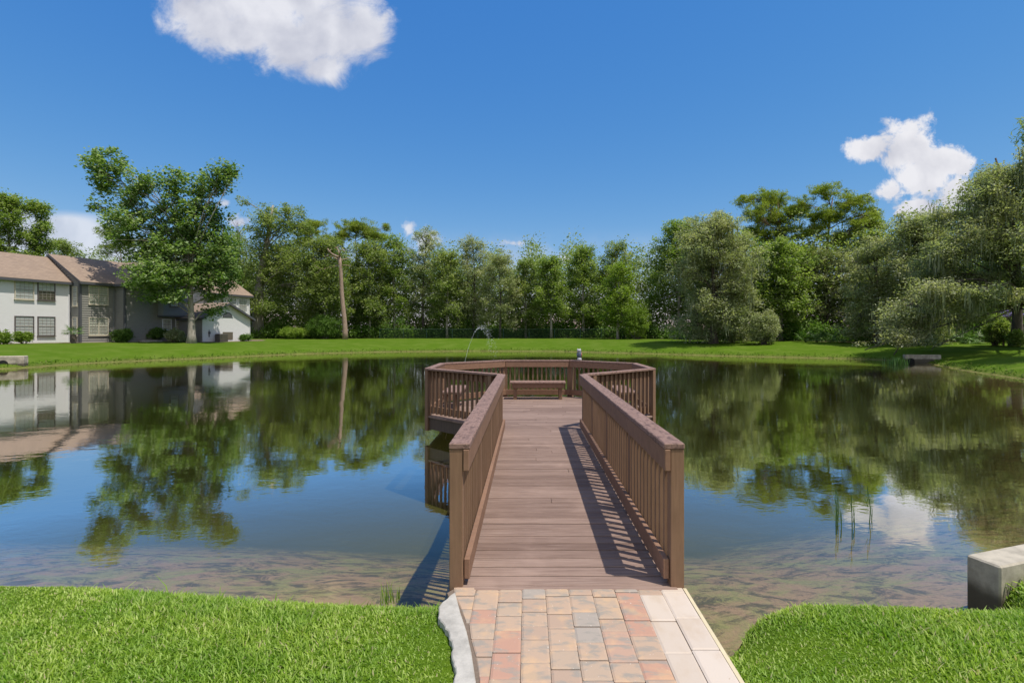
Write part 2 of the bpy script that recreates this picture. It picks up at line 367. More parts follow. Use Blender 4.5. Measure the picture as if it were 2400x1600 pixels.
# ground: turf above the water line, sand and algae below, litter under the trees
def mat_ground():
    m, n = newmat('turf_and_shore'); p = posn(n); s = n.n('ShaderNodeSeparateXYZ', {0: p}); z = s.outputs[2]
    g1 = n.noise(p, .6, 6, .65); g2 = n.noise(n.map(p, (1, 3.5, 1)), 3.0, 6, .7); g3 = n.noise(p, 26, 4, .7)
    grass = n.mix(g2, (.050, .105, .005), (.100, .175, .008))
    grass = n.mix(n.m('MULTIPLY', n.sstep(g1, .42, .64), .75), grass, (.115, .170, .022))
    grass = n.mix(n.m('MULTIPLY', n.sstep(n.noise(n.map(p, (.5, 2.4, 1), rot=(0, 0, .12)), 1.1, 4, .6), .45, .62), .45), grass, (.062, .118, .004))
    grass = n.mix(n.m('MULTIPLY', n.sstep(g3, .5, .75), .35), grass, (.060, .120, .012))
    grass = n.mix(n.m('MULTIPLY', n.sstep(n.m('MULTIPLY_ADD', g1, .35, z), -.05, -.30), .6), grass, (.13, .12, .04))
    litter = n.mix(g2, (.10, .075, .05), (.26, .20, .15))
    at = n.n('ShaderNodeAttribute', attribute_name='litter').outputs['Fac']
    top = n.mix(n.sstep(n.m('MULTIPLY_ADD', n.m('SUBTRACT', g1, .5), .9, at), .42, .58), grass, litter)
    # bed
    b1 = n.noise(n.map(p, (1.0, 1.5, 1)), 1.5, 7, .72, .9); b2 = n.noise(p, 30, 5, .75); b3 = n.noise(n.map(p, (1, 1.7, 1)), 2.6, 8, .78, 1.4)
    sand = n.mix(b2, (.24, .155, .085), (.48, .34, .20))
    bed = n.mix(n.sstep(b1, .40, .62), sand, n.mix(b2, (.16, .16, .05), (.42, .40, .15)))
    bed = n.mix(n.m('MULTIPLY', n.sstep(b3, .46, .60), .85), bed, n.mix(b2, (.04, .035, .018), (.13, .11, .05)))
    bed = n.mix(n.sstep(n.m('MULTIPLY_ADD', n.m('SUBTRACT', b1, .5), 1.3, z), -.85, -1.40), bed, (.135, .140, .052))
    c = n.mix(n.sstep(n.m('MULTIPLY_ADD', n.m('SUBTRACT', g3, .5), .06, z), -.44, -.465), top, bed)
    hgt = n.m('ADD', n.m('MULTIPLY', n.noise(p, 9, 6, .8), 1.0), 0)
    finish(n, princ(n, Base_Color=c, Roughness=.95, Specular_IOR_Level=.1, Normal=bump(n, hgt, .6, .06))); return m
M_GROUND = mat_ground()

# ------------------------------------------------------------------ terrain
WL = -.46
SHORE = np.array([(-60, 14), (-40, 8), (-20, 5.2), (-12, 4.4), (-7, 4.05), (-4.2, 3.92), (-3.2, 3.86), (-2.4, 3.72), (-1.8, 3.65), (-1.2, 3.61), (-.7, 3.57),
    (-.2, 3.6), (.6, 3.6), (.98, 3.34), (1.08, 3.08), (1.24, 3.22), (1.42, 3.46), (1.75, 3.62), (2.4, 3.60), (3.0, 3.54), (3.3, 3.56), (3.42, 3.86), (3.9, 4.06), (6, 4.9), (10, 7), (16, 13.5),
    (21.3, 21), (22.9, 24), (24.4, 28.5), (27.2, 34.5), (28.3, 36.2), (27.5, 39), (25.5, 41.5), (21, 44), (17.6, 45.8), (11.2, 51), (3, 56.3), (-6.5, 57.2),
    (-15.4, 55), (-22.2, 49.8), (-26, 42.5), (-29.0, 37.6), (-30.2, 35.2), (-30.5, 33), (-30.2, 30.4), (-33, 28), (-40, 26), (-60, 24)], float)
def pond_sd(X, Y):
    """signed distance to the shore, negative in the pond"""
    A = SHORE; B = np.roll(SHORE, -1, 0)
    d2 = np.full(X.shape, 1e18); inside = np.zeros(X.shape, bool)
    for (ax, ay), (bx, by) in zip(A, B):
        ex, ey = bx - ax, by - ay; L = ex * ex + ey * ey
        t = np.clip(((X - ax) * ex + (Y - ay) * ey) / L, 0, 1)
        d2 = np.minimum(d2, (X - ax - t * ex) ** 2 + (Y - ay - t * ey) ** 2)
        c = (ay > Y) != (by > Y)
        with np.errstate(divide='ignore', invalid='ignore'):
            c &= X < (bx - ax) * (Y - ay) / ((by - ay) if by != ay else 1e-9) + ax
        inside ^= c
    d = np.sqrt(d2); return np.where(inside, -d, d)
def ground_z(X, Y):
    X = np.asarray(X, float); Y = np.asarray(Y, float)
    sd = pond_sd(X, Y)
    t = np.clip((np.maximum(Y, np.abs(X) * .9) - 7) / 14, 0, 1); t = t * t * (3 - 2 * t)
    near = WL + .445 * (1 - np.exp(-np.maximum(sd, 0) / .16)) + .006 * np.sin(X * 3.1) * np.cos(Y * 2.3)
    far = WL + .10 * np.clip(sd / .25, 0, 1) + 1.14 * (1 - np.exp(-np.maximum(sd, 0) / 5.5))
    out = near * (1 - t) + far * t
    out = np.where((X > -.33) & (X < 1.03) & (Y < 3.34), out - .09, out)
    dd = np.maximum(-sd, 0)
    bed = WL - .03 - .12 * dd * np.exp(-dd / 6) - 1.0 * (1 - np.exp(-dd / 3.0)) * np.clip((dd - .6) / 3.0, 0, 1)
    return np.where(sd > 0, out, bed), sd
def gz(x, y): return float(ground_z(np.array([x]), np.array([y]))[0][0])

def axis(segs):
    out = [segs[0][0]]
    for a, b, st in segs:
        n_ = max(1, int(round((b - a) / st))); out += list(np.linspace(a, b, n_ + 1)[1:])
    return np.array(out)
gx = axis([(-900, -120, 60), (-120, -50, 5), (-50, -8, .8), (-8, -4.6, .25), (-4.6, 4.6, .07), (4.6, 8, .25), (8, 45, .8), (45, 120, 5), (120, 900, 60)])
gy = axis([(-900, -60, 60), (-60, 0, 5), (0, 2.4, .4), (2.4, 4.4, .05), (4.4, 8, .2), (8, 90, .8), (90, 150, 6), (150, 900, 50)])
GX, GY = np.meshgrid(gx, gy); GZ, SD = ground_z(GX, GY)
nx, ny = len(gx), len(gy)
idx = np.arange(nx * ny).reshape(ny, nx)
Fq = np.stack([idx[:-1, :-1], idx[:-1, 1:], idx[1:, 1:], idx[1:, :-1]], -1).reshape(-1, 4)
ground = np_mesh('ground', np.stack([GX, GY, GZ], -1).reshape(-1, 3), Fq, M_GROUND, smooth=True)
tag(ground, kind='structure')
# litter mask: under the tree line and the building beds
def seg_dist(X, Y, pts):
    d = np.full(X.shape, 1e9)
    for (ax, ay), (bx, by) in zip(pts[:-1], pts[1:]):
        ex, ey = bx - ax, by - ay; t = np.clip(((X - ax) * ex + (Y - ay) * ey) / (ex * ex + ey * ey), 0, 1)
        d = np.minimum(d, np.hypot(X - ax - t * ex, Y - ay - t * ey))
    return d
TREELINE = [(-70, 77), (-36, 67), (-20, 73), (-5, 75.5), (10, 74), (22, 62), (32, 52), (44, 46), (80, 36)]
tlx = np.array([p[0] for p in TREELINE]); tly = np.array([p[1] for p in TREELINE])
lit = 1 / (1 + np.exp(-(GY - np.interp(GX, tlx, tly)) * 2.0))
bed = seg_dist(GX, GY, [(-43.5, 42), (-41, 46.5), (-37.5, 52), (-35, 54), (-33.6, 52.6), (-31, 58.5), (-33, 62)])
lit = np.maximum(lit, np.clip(1.6 - bed / 1.0, 0, 1) * .75)
at = ground.data.attributes.new('litter', 'FLOAT', 'POINT'); at.data.foreach_set('value', lit.ravel().astype(np.float32))

# ------------------------------------------------------------------ water
def mat_water():
    m, n = newmat('pond_water'); p = posn(n)
    a = n.noise(n.map(p, (1.0, 1.5, 1)), 2.2, 3, .55, .3); b = n.noise(n.map(p, (.6, 1.4, 1)), .45, 2, .5)
    s = n.n('ShaderNodeSeparateXYZ', {0: p})
    # a breeze patch on the right and far left of the platform
    patch = n.sstep(n.noise(p, .16, 2, .5), .50, .66)
    amp = n.m('MULTIPLY_ADD', patch, .75, .30)
    h = n.m('ADD', n.m('MULTIPLY', a, amp), n.m('MULTIPLY', b, .9)); h = n.m('ADD', h, n.m('MULTIPLY', n.noise(n.map(p, (1, 1.8, 1)), 9, 2, .5), n.m('MULTIPLY', amp, .22)))
    nm = n.n('ShaderNodeBump', {'Height': h, 'Strength': .165, 'Distance': .03}).outputs[0]
    fr = n.m('MINIMUM', n.m('MULTIPLY', n.m('POWER', n.n('ShaderNodeFresnel', {0: 1.33, 1: nm}).outputs[0], 2.0), 16.5), .80)
    gl = n.n('ShaderNodeBsdfGlossy', {'Color': (1, 1, 1, 1), 'Roughness': .02, 'Normal': nm}).outputs[0]
    tr = n.n('ShaderNodeBsdfTransparent', {'Color': (.98, .98, .97, 1)}).outputs[0]
    tb = n.n('ShaderNodeBsdfDiffuse', {'Color': (.12, .125, .06, 1)}).outputs[0]
    body = n.n('ShaderNodeMixShader', {0: .06, 1: tr, 2: tb}).outputs[0]
    x = n.n('ShaderNodeMixShader', {0: fr, 1: body, 2: gl}).outputs[0]
    vol = n.n('ShaderNodeVolumeAbsorption', {'Color': (.62, .60, .34, 1), 'Density': .35}).outputs[0]
    o = n.n('ShaderNodeOutputMaterial', {'Surface': x, 'Volume': vol})
    return m
wb = MB(); wb.box(-70, 60, 2.7, 62, -3.6, WL)
water = wb.build('water', mat_water()); tag(water, kind='structure')

# ------------------------------------------------------------------ brick path, concrete edging
random.seed(5)
def brick(mb, x0, x1, y0, y1, z):
    """tumbled paver: chamfered top with rounded outline"""
    j = lambda a: random.uniform(-a, a)
    g = .0013; c = .0055; e = .004
    x0 += g + j(.0015); x1 -= g + j(.0015); y0 += g + j(.003); y1 -= g + j(.003); z += j(.0025)
    def ring(ins, zz):
        a0, a1, b0, b1 = x0 + ins, x1 - ins, y0 + ins, y1 - ins; k = max(.002, c - ins)
        return [(a0 + k, b0, zz), (a1 - k, b0, zz), (a1, b0 + k, zz), (a1, b1 - k, zz), (a1 - k, b1, zz), (a0 + k, b1, zz), (a0, b1 - k, zz), (a0, b0 + k, zz)]
    XL = lambda yy: max(x0, left_at(yy) + g) if x0 < .0 else x0
    _ring = ring
    def ring(ins, zz): return [(XL(q[1]) + (x1 - XL(q[1])) * (q[0] - x0) / (x1 - x0), q[1], q[2]) for q in _ring(ins, zz)]
    rs = [ring(0, z - .06), ring(0, z - e), ring(.004, z - .003), ring(.012, z)]
    b = len(mb.v)
    for r_ in rs: mb.v += r_
    for i in range(3):
        for k in range(8): k2 = (k + 1) % 8; mb.f.append((b + i * 8 + k, b + i * 8 + k2, b + (i + 1) * 8 + k2, b + (i + 1) * 8 + k))
    mb.f.append(tuple(b + 24 + k for k in range(8)))
path_l = [(3.36, -.49), (3.09, -.385), (2.71, -.275), (2.48, -.229), (1.8, -.17), (-1.5, -.15)]
def left_at(y):
    for (ya, xa), (yb, xb) in zip(path_l[:-1], path_l[1:]):
        if yb <= y <= ya: t = (ya - y) / (ya - yb); return xa + (xb - xa) * t
    return path_l[0][1] if y > path_l[0][0] else path_l[-1][1]
pm = MB(); pw = MB(); PZ = .0
for k in range(10):
    x0 = -.49 + .152 * k; x1 = x0 + .152; y = 3.415; first = True
    while y > -.6:
        L = random.choice([.152, .152, .152, .205, .125]) if not first else random.uniform(.05, .15)
        if k in (8, 9): L = .30 if not first else (.075 if k == 9 else .10)
        y2 = y - L
        xl = x0
        if x1 - left_at((y + y2) / 2) > .012:
            mb_ = pw if (k == 9 or (k == 8 and not first)) else pm
            brick(mb_, xl, x1, y2, y, PZ)
        y = y2; first = False
bp = empty('brick_path', (.27, 1.5, 0), None, None); tag(bp, kind='structure')
pm.build('paver', M_PAVER, bp); pw.build('painted_paver', M_PAVW, bp)
jb = MB(); jb.prism([(1.03, 3.405), (-.485, 3.405)] + [(x - .035, y - .01) for y, x in path_l] + [(1.03, -1.5)], -.12, -.0075)
jb.build('joint_sand', mat_simple('joint_sand', (.17, .13, .10), .95, .4, 60), bp)
ed = MB(); ed.prism([(1.034, 3.405), (1.034, -1.5), (1.062, -1.5), (1.055, 3.405)], -.2, -.004)
ed.build('path_edge', mat_simple('mortar_edge', (.58, .50, .33), .9, .25, 14), bp)

def slab():
    inner = [(-.470, 3.33), (-.405, 3.09), (-.345, 2.9), (-.297, 2.71), (-.250, 2.48), (-.195, 1.8), (-.18, -1.5)]
    outer = [(-.35, -1.5), (-.352, 1.8), (-.356, 2.4), (-.352, 2.5), (-.366, 2.58), (-.388, 2.66), (-.408, 2.76), (-.43, 2.84), (-.455, 2.9), (-.495, 2.98), (-.535, 3.05), (-.545, 3.18), (-.50, 3.28)]
    rr_ = random.Random(4); o2 = []
    for (xa, ya), (xb, yb) in zip(outer[2:-1], outer[3:]):
        for t in (0, .25, .5, .75): o2.append((xa + (xb - xa) * t + rr_.uniform(-.007, .007), ya + (yb - ya) * t))
    m = MB(); m.prism(inner + outer[:2] + o2 + outer[-1:], -.14, .012); return m
sl = slab().build('concrete_edging', M_CONCW, bevel=.006)
tag(sl, 'broken pale concrete edging slab between the left lawn and the brick path', 'edging')

# ------------------------------------------------------------------ boardwalk
XC = .2625
PH = [(-.79, 8.95), (-2.35, 10.4), (-2.35, 12.2), (-.88, 13.5), (.88, 13.5), (2.35, 12.2), (2.35, 10.4), (.79, 8.95)]   # octagon, relative to XC
OCT = [Vector((XC + x, y)) for x, y in PH]
dock = empty('boardwalk', (XC, 8.0, 0), 'brown timber boardwalk over the pond, ending in an eight-sided railed platform', 'boardwalk')
random.seed(11)
# deck boards
db = MB()
def oct_span(y):
    if y < 8.95: return .76
    if y < 10.4: return .79 + (2.35 - .79) * (y - 8.95) / 1.45
    if y < 12.2: return 2.35
    return 2.35 + (.88 - 2.35) * (y - 12.2) / 1.3
y = 3.43; pitch = .139
while y < 13.42:
    a = oct_span(y) - .03; b = oct_span(min(y + pitch, 13.49)) - .03
    g = .0045 + random.uniform(0, .003); h = random.uniform(-.0015, .0015); t0, t1 = y + g, y + pitch - g
    cuts = [-1, 1] if a < 1 else sorted([-1, 1, random.uniform(-.5, .5)])
    if y > 5 and random.random() < .25 and len(cuts) == 2: cuts = [-1, random.uniform(-.4, .4), 1]
    for c0, c1 in zip(cuts[:-1], cuts[1:]):
        e = .0015
        db.hexa([(XC + a * c0 + e, t0, -.038), (XC + a * c1 - e, t0, -.038), (XC + b * c1 - e, t1, -.038), (XC + b * c0 + e, t1, -.038),
                 (XC + a * c0 + e, t0, h), (XC + a * c1 - e, t0, h), (XC + b * c1 - e, t1, h), (XC + b * c0 + e, t1, h)])
    y += pitch
db.build('deck', W_DECK, dock, bevel=.004)
tb = MB(); tb.box(XC - .735, XC + .735, 3.375, 3.428, -.05, .002); tb.build('threshold_board', W_DECK, dock, bevel=.006)
# frame under the deck
fr = MB()
for s in (-1, 1): fr.box(XC + s * .70 - .02, XC + s * .70 + .02, 3.45, 8.93, -.26, -.04)
fr.box(XC - .02, XC + .02, 3.45, 8.9, -.24, -.04)
for a, b in zip(OCT, OCT[1:]):
    d = (b - a); c = (a + b) / 2; nrm = Vector((d.y, -d.x)).normalized()
    if (c + nrm * .1 - Vector((XC, 11.2))).length > (c - Vector((XC, 11.2))).length: nrm = -nrm
    fr.obox(c + nrm * .07, d, d.length - .09, .04, -.27, -.042)
for yy in (9.6, 10.4, 11.2, 12.0, 12.8):
    w_ = oct_span(yy) - .2; fr.box(XC - w_, XC + w_, yy - .02, yy + .02, -.24, -.042)
fr.build('joist_frame', W_DARK, dock)
for px_, py_ in [(-.55, 5.2), (.55, 5.2), (-.55, 7.3), (.55, 7.3), (-1.7, 10.7), (1.7, 10.7), (-1.7, 12.0), (1.7, 12.0), (-.6, 9.4), (.6, 9.4), (-.6, 12.9), (.6, 12.9)]:
    pl = MB(); pl.tube([(XC + px_, py_, -2.2), (XC + px_, py_, -.27)], .09, 10); pl.build('pile', W_DARK, dock, smooth=False)
for sx in (-1, 1):
    br = MB(); br.hexa([(XC + sx * .9 - .04, 9.55, -.46), (XC + sx * .9 + .04, 9.55, -.46), (XC + sx * .9 + .04, 9.65, -.46), (XC + sx * .9 - .04, 9.65, -.46),
                        (XC + sx * 1.9 - .04, 10.5, -.20), (XC + sx * 1.9 + .04, 10.5, -.20), (XC + sx * 1.9 + .04, 10.6, -.20), (XC + sx * 1.9 - .04, 10.6, -.20)])
    br.build('brace', W_DARK, dock)

bal_individual = 0
bal_rest = MB()
def railing(a, b, posts, outw, name_seed, n_between, individual, skip_ends=False, capm=W_CAP_X, kick_z=(.045, .18)):
    """a, b: outer line of the cap; outw: unit vector pointing off the deck; returns the railing object"""
    global bal_individual
    a = Vector(a); b = Vector(b); d = (b - a); L = d.length; u = d.normalized(); o = Vector(outw).normalized()
    rail = bpy.data.objects.new('railing', None); COL.objects.link(rail); rail.parent = dock
    mid = (a + b) / 2; rail.location = (mid.x - XC, mid.y - 8.0, 0)
    m = MB(); m.obox(mid - o * .070, u, L - .004, .140, .918, .958); m.build('handrail', capm, rail, bevel=.006)
    m = MB(); m.obox(mid - o * .115, u, L - (.0 if not skip_ends else .11), .038, .775, .917); m.build('side_board', W_RAIL, rail, bevel=.004)
    m = MB(); m.obox(mid - o * .117, u, L - .06, .038, kick_z[0], kick_z[1]); m.build('kick_board', W_RAIL, rail, bevel=.004)
    ps = [a + u * (L * t) for t in posts]
    for p in ps:
        q = p - o * .048; m = MB(); m.obox(q, u, .09, .09, -.30, .916)
        m.build('post', W_POST, rail, bevel=.004)
    for p, q in zip(ps[:-1], ps[1:]):
        for k in range(1, n_between + 1):
            c = p + (q - p) * (k / (n_between + 1)) - o * .074
            c = c + u * random.uniform(-.004, .004)
            if individual(c):
                m = MB(); m.obox(c, u, .038, .038, .045, .90); m.build('baluster', W_POST, rail); bal_individual += 1
            else: bal_rest.obox(c, u, .038, .038, .045, .90)
    return rail
wp = [.0095, .2545, .503, .752, .992]
railing((XC - .785, 3.40), (XC - .785, 8.95), wp, (-1, 0), 1, 10, lambda c: True, capm=W_CAP_Y)
railing((XC + .785, 3.40), (XC + .785, 8.95), wp, (1, 0), 2, 10, lambda c: True, capm=W_CAP_Y)
cc = Vector((XC, 11.25))
for i in range(7):
    a, b = OCT[i], OCT[i + 1]; m_ = (a + b) / 2; d = (b - a).normalized(); o = Vector((d.y, -d.x))
    if o.dot(m_ - cc) < 0: o = -o
    L = (b - a).length
    ins = .05 / L
    nb = 13 if i in (0, 3, 6) else 12
    railing(a, b, [ins, 1 - ins] if i not in (0, 6) else ([.10, 1 - ins] if i == 0 else [ins, .90]), o, 5 + i, nb,
            lambda c, i=i: i == 0 and bal_individual < 93 or i == 6 and bal_individual < 100, skip_ends=(i not in (0, 6)), capm=W_CAP_X, kick_z=(.05, .19))
o = bal_rest.build('baluster', W_POST, dock); o['kind'] = 'stuff'

# benches
def bench(loc, rz, label):
    t = empty('bench', loc, label, 'bench', 'low backless benches on the platform', rz)
    M0 = Matrix.Translation(loc) @ Matrix.Rotation(rz, 4, 'Z')
    def bb(name, mat, *boxes, bv=.005):
        m = MB()
        for b_ in boxes: m.box(*b_)
        m.v = [tuple(M0 @ Vector(v)) for v in m.v]
        return m.build(name, mat, t, bevel=bv)
    bb('seat', W_CAP_X, (-.70, .70, -.20, -.012, .40, .445), (-.70, .70, -.004, .20, .40, .445))
    bb('apron', W_RAIL, (-.655, .655, -.165, -.125, .285, .398), (-.655, .655, .125, .165, .285, .398))
    for sx in (-1, 1):
        for sy in (-1, 1):
            bb('leg', W_POST, (sx * .57 - .043, sx * .57 + .043, sy * .105 - .018, sy * .105 + .018, .0015, .398))
    return t
bench((XC, 12.98, 0), 0, 'low brown bench at the far end of the platform, facing the walkway')
bench((XC - 1.86, 11.35, 0), R(90), 'low brown bench on the left side of the platform, seen through the balusters')
bench((XC + 1.86, 11.35, 0), R(90), 'low brown bench on the right side of the platform, dappled behind the balusters')

# owl figure on the rail
def lathe(prof, seg=14, cx=0, cy=0, sq=1.0):
    m = MB(); n_ = len(prof)
    for (r_, z_) in prof:
        for k in range(seg): t = 2 * math.pi * k / seg; m.v.append((cx + r_ * math.cos(t), cy + r_ * sq * math.sin(t), z_))
    for i in range(n_ - 1):
        for k in range(seg): k2 = (k + 1) % seg; m.f.append((i * seg + k, i * seg + k2, (i + 1) * seg + k2, (i + 1) * seg + k))
    m.f.append(tuple(reversed(range(seg)))); m.f.append(tuple((n_ - 1) * seg + k for k in range(seg)))
    return m
owl_p = OCT[4] + (OCT[5] - OCT[4]).normalized() * .33; owl_p = owl_p - Vector((.66, .75)).normalized() * .07
ox, oy = owl_p
owl = empty('owl_statue', (ox, oy, .958), 'small painted grey and white owl statue standing on the far railing', 'statue')
def at_owl(m): m.v = [(v[0] + ox, v[1] + oy, v[2] + .958) for v in m.v]; return m
C_OWLG = mat_simple('owl_slate', (.07, .10, .15), .6, .3, 40); C_OWLW = mat_simple('owl_white', (.40, .41, .44), .6, .6, 60)
C_OWLR = mat_simple('owl_rust', (.32, .12, .09), .6, .3, 40)
at_owl(lathe([(.055, 0), (.062, .02), (.055, .055), (.045, .065)], 14)).build('base', C_OWLW, owl, smooth=True)
at_owl(lathe([(.040, .06), (.055, .10), (.060, .15), (.056, .19), (.045, .215)], 14, 0, 0, .85)).build('body', C_OWLG, owl, smooth=True)
hd = lathe([(.030, .205), (.050, .225), (.054, .255), (.046, .282), (.02, .295)], 14, -.008, 0, .85); at_owl(hd).build('head', C_OWLW, owl, smooth=True)
for s in (-1, 1):
    e = MB(); c = Vector((s * .032 - .008, 0, .28)); b0 = [c + Vector((-.014, -.012, 0)), c + Vector((.014, -.012, 0)), c + Vector((.014, .012, 0)), c + Vector((-.014, .012, 0))]
    tip = c + Vector((s * .008, 0, .036)); e.poly(b0[::-1])
    for k in range(4): e.poly([b0[k], b0[(k + 1) % 4], tip])
    at_owl(e).build('ear_tuft', C_OWLW, owl)
    w_ = lathe([(.008, .09), (.022, .12), (.024, .16), (.012, .20)], 8, s * .048, 0, 1.6); at_owl(w_).build('wing', C_OWLR if s > 0 else C_OWLG, owl, smooth=True)
    ey = lathe([(.004, .244), (.012, .250), (.012, .258), (.004, .264)], 8, s * .020 - .008, -.042, .6); at_owl(ey).build('eye', C_OWLG, owl)

# ------------------------------------------------------------------ concrete headwalls
def headwall(p0, p1, thick, ztop, label, hole=None, zbot=-1.2, arch=False, bev=.03):
    p0 = Vector(p0); p1 = Vector(p1); d = (p1 - p0); u = d.normalized(); o = Vector((u.y, -u.x))
    t = empty('headwall', ((p0.x + p1.x) / 2, (p0.y + p1.y) / 2, ztop), label, 'headwall', None)
    m = MB(); m.obox((p0 + p1) / 2, u, d.length, thick, zbot, ztop); m.build('wall', M_CONC, t, bevel=bev)
    if hole:
        s, zc, r_ = hole; c = p0 + u * s
        best = 1 if (c + o * thick).length < (c - o * thick).length else -1
        f = c + o * best * (thick / 2 + .004)
        h = MB(); h.tube([(f.x - o.x * best * .03, f.y - o.y * best * .03, zc), (f.x + o.x * best * .012, f.y + o.y * best * .012, zc)], r_, 20); h.build('pipe_mouth', M_BLACK, t)
        rg = MB(); n_ = 24
        for k in range(n_):
            a0 = 2 * math.pi * k / n_; a1 = 2 * math.pi * (k + 1) / n_
            q = [];
            for (aa, rr) in ((a0, r_), (a1, r_), (a1, r_ + .05), (a0, r_ + .05)):
                q.append(Vector((f.x, f.y, zc)) + Vector((u.x, u.y, 0)) * math.cos(aa) * rr + Vector((0, 0, 1)) * math.sin(aa) * rr + Vector((o.x, o.y, 0)) * best * .02)
            rg.poly(q)
        rg.build('pipe_rim', M_CONC, t)
    return t
headwall((3.39, 3.81), (5.6, 4.52), .22, .0, 'foreground concrete headwall with a dark waterline stain beside the right lawn', bev=.012)
headwall((-33.2, 30.0), (-30.35, 31.0), .5, .24, 'pale concrete headwall with a round pipe mouth at the left shore', hole=(2.05, -.28, .28))
headwall((26.4, 35.9), (28.6, 35.5), .35, .10, 'shaded grey concrete headwall with a pipe mouth under the drooping oak', hole=(.35, -.38, .24))

# ------------------------------------------------------------------ apartment buildings
UD = Vector((.310, .951)).normalized(); ND = Vector((UD.y, -UD.x))      # along the facade, towards the pond
GZB = .70; EAVE = 6.42
def V3(p, z): return Vector((p.x, p.y, z))
class Wall:
    """vertical wall from p0 along unit u; s = metres along, d = metres proud of the wall plane"""
    def __init__(s, p0, u, out): s.p0 = Vector(p0); s.u = u; s.o = out
    def pt(s, a, d, z): q = s.p0 + s.u * a + s.o * d; return (q.x, q.y, z)
    def box(s, mb, a0, a1, z0, z1, d0, d1):
        mb.hexa([s.pt(a0, d0, z0), s.pt(a1, d0, z0), s.pt(a1, d1, z0), s.pt(a0, d1, z0), s.pt(a0, d0, z1), s.pt(a1, d0, z1), s.pt(a1, d1, z1), s.pt(a0, d1, z1)])
def siding_boards(mb, w, a0, a1, z0, z1, topf=None, pitch=.21):
    """overlapping clapboards standing proud of the wall, each tilted"""
    z = z0
    while z < z1 - .02:
        zt = min(z + pitch, z1); b0, b1 = a0, a1
        if topf:
            b0, b1 = topf(z + pitch * .5)
            if b1 - b0 < .1: break
        mb.hexa([w.pt(b0, 0, z), w.pt(b1, 0, z), w.pt(b1, .058, z), w.pt(b0, .058, z), w.pt(b0, 0, zt), w.pt(b1, 0, zt), w.pt(b1, .006, zt), w.pt(b0, .006, zt)])
        z += pitch
def window(w, root, a0, a1, z0, z1, frame, blind, cols=4, rows=6, double=False, proud=.07, halfopen=False):
    m = MB(); t = .06; p = proud
    for q in ((a0 - t, a0, z0 - t, z1 + t), (a1, a1 + t, z0 - t, z1 + t)): w.box(m, *q, -.02, p + .03)
    for q in ((a0, a1, z1, z1 + t), (a0, a1, z0 - t, z0)): w.box(m, *q, -.02, p + .03)
    if double: w.box(m, (a0 + a1) / 2 - .04, (a0 + a1) / 2 + .04, z0, z1, -.018, p + .03)
    fr = m.build('window', frame, root)
    m = MB(); w.box(m, a0, a1, z0, z1, p - .015, p - .010); m.build('pane', M_GLASS, fr)
    m = MB(); hm = (z1 - z0)
    w.box(m, a0 + .01, a1 - .01, z0 + (hm * .5 if halfopen else .01), z1 - .01, p - .026, p - .021); m.build('blind', blind, fr)
    if halfopen:
        m = MB(); w.box(m, a0 + .01, a1 - .01, z0 + .01, z0 + hm * .5 - .002, p - .026, p - .021); m.build('curtain', M_VENT, fr)
    m = MB(); g = .010
    for i in range(1, cols): x = a0 + (a1 - a0) * i / cols; w.box(m, x - g, x + g, z0, z1, p - .008, p + .004)
    for i in range(1, rows):
        z = z0 + (z1 - z0) * i / rows; gg = g if i != rows // 2 else .035
        w.box(m, a0, a1, z - gg, z + gg, p - .0075, p + (.0045 if i != rows // 2 else .014))
    m.build('muntin', M_MUNT, fr)
    m = MB(); w.box(m, a0 - t - .04, a1 + t + .04, z0 - t - .05, z0 - t, -.02, p + .07); m.build('sill', frame, fr)
    return fr
def roof_gable(root, e0, u, L, back, half, z_e, z_r, over=.35, rake=.25, name='roof', thick=.14):
    """ridge parallel to u; e0 front eave corner; back = unit towards the rear; half = eave to ridge"""
    m = MB(); fm = MB(); sl = (z_r - z_e) / half
    e0 = Vector(e0); a = e0 - u * rake; b = e0 + u * (L + rake)
    zf = z_e - over * sl
    pts = lambda q: [(q - back * over, zf), (q + back * half, z_r), (q + back * (2 * half + over), zf)]
    A = pts(a); B = pts(b)
    for i in range(2):
        m.hexa([V3(A[i][0], A[i][1] + .02), V3(B[i][0], B[i][1] + .02), V3(B[i + 1][0], B[i + 1][1] + .02), V3(A[i + 1][0], A[i + 1][1] + .02),
                V3(A[i][0], A[i][1] + thick), V3(B[i][0], B[i][1] + thick), V3(B[i + 1][0], B[i + 1][1] + thick), V3(A[i + 1][0], A[i + 1][1] + thick)])
    rf = m.build(name, M_ROOF, root)
    # fascia along eaves and rakes, soffit
    for q, zz in ((A, 0), ):
        pass
    f = MB()
    for (q0, q1, z0) in ((A[0][0], B[0][0], zf), (A[2][0], B[2][0], zf)):
        c = (q0 + q1) / 2; f.obox(c, u, (q1 - q0).length + .02, .04, z0 - .12, z0 + .10)
    for E, s in ((A, -1), (B, 1)):
        for i in range(2):
            p, q = E[i], E[i + 1]; w_ = u * (.03 * s)
            f.hexa([V3(p[0], p[1] - .10), V3(q[0], q[1] - .10), V3(q[0] + w_, q[1] - .10), V3(p[0] + w_, p[1] - .10),
                    V3(p[0], p[1] + .13), V3(q[0], q[1] + .13), V3(q[0] + w_, q[1] + .13), V3(p[0] + w_, p[1] + .13)])
    f.build('fascia', M_TRIM, root)
    s_ = MB(); s_.hexa([V3(A[0][0] + back * .02, zf - .05), V3(B[0][0] + back * .02, zf - .05), V3(B[0][0] + back * over, zf - .03), V3(A[0][0] + back * over, zf - .03),
                        V3(A[0][0] + back * .02, zf - .03), V3(B[0][0] + back * .02, zf - .03), V3(B[0][0] + back * over, zf - .01), V3(A[0][0] + back * over, zf - .01)])
    s_.build('soffit', M_TRIM, root)
    return rf
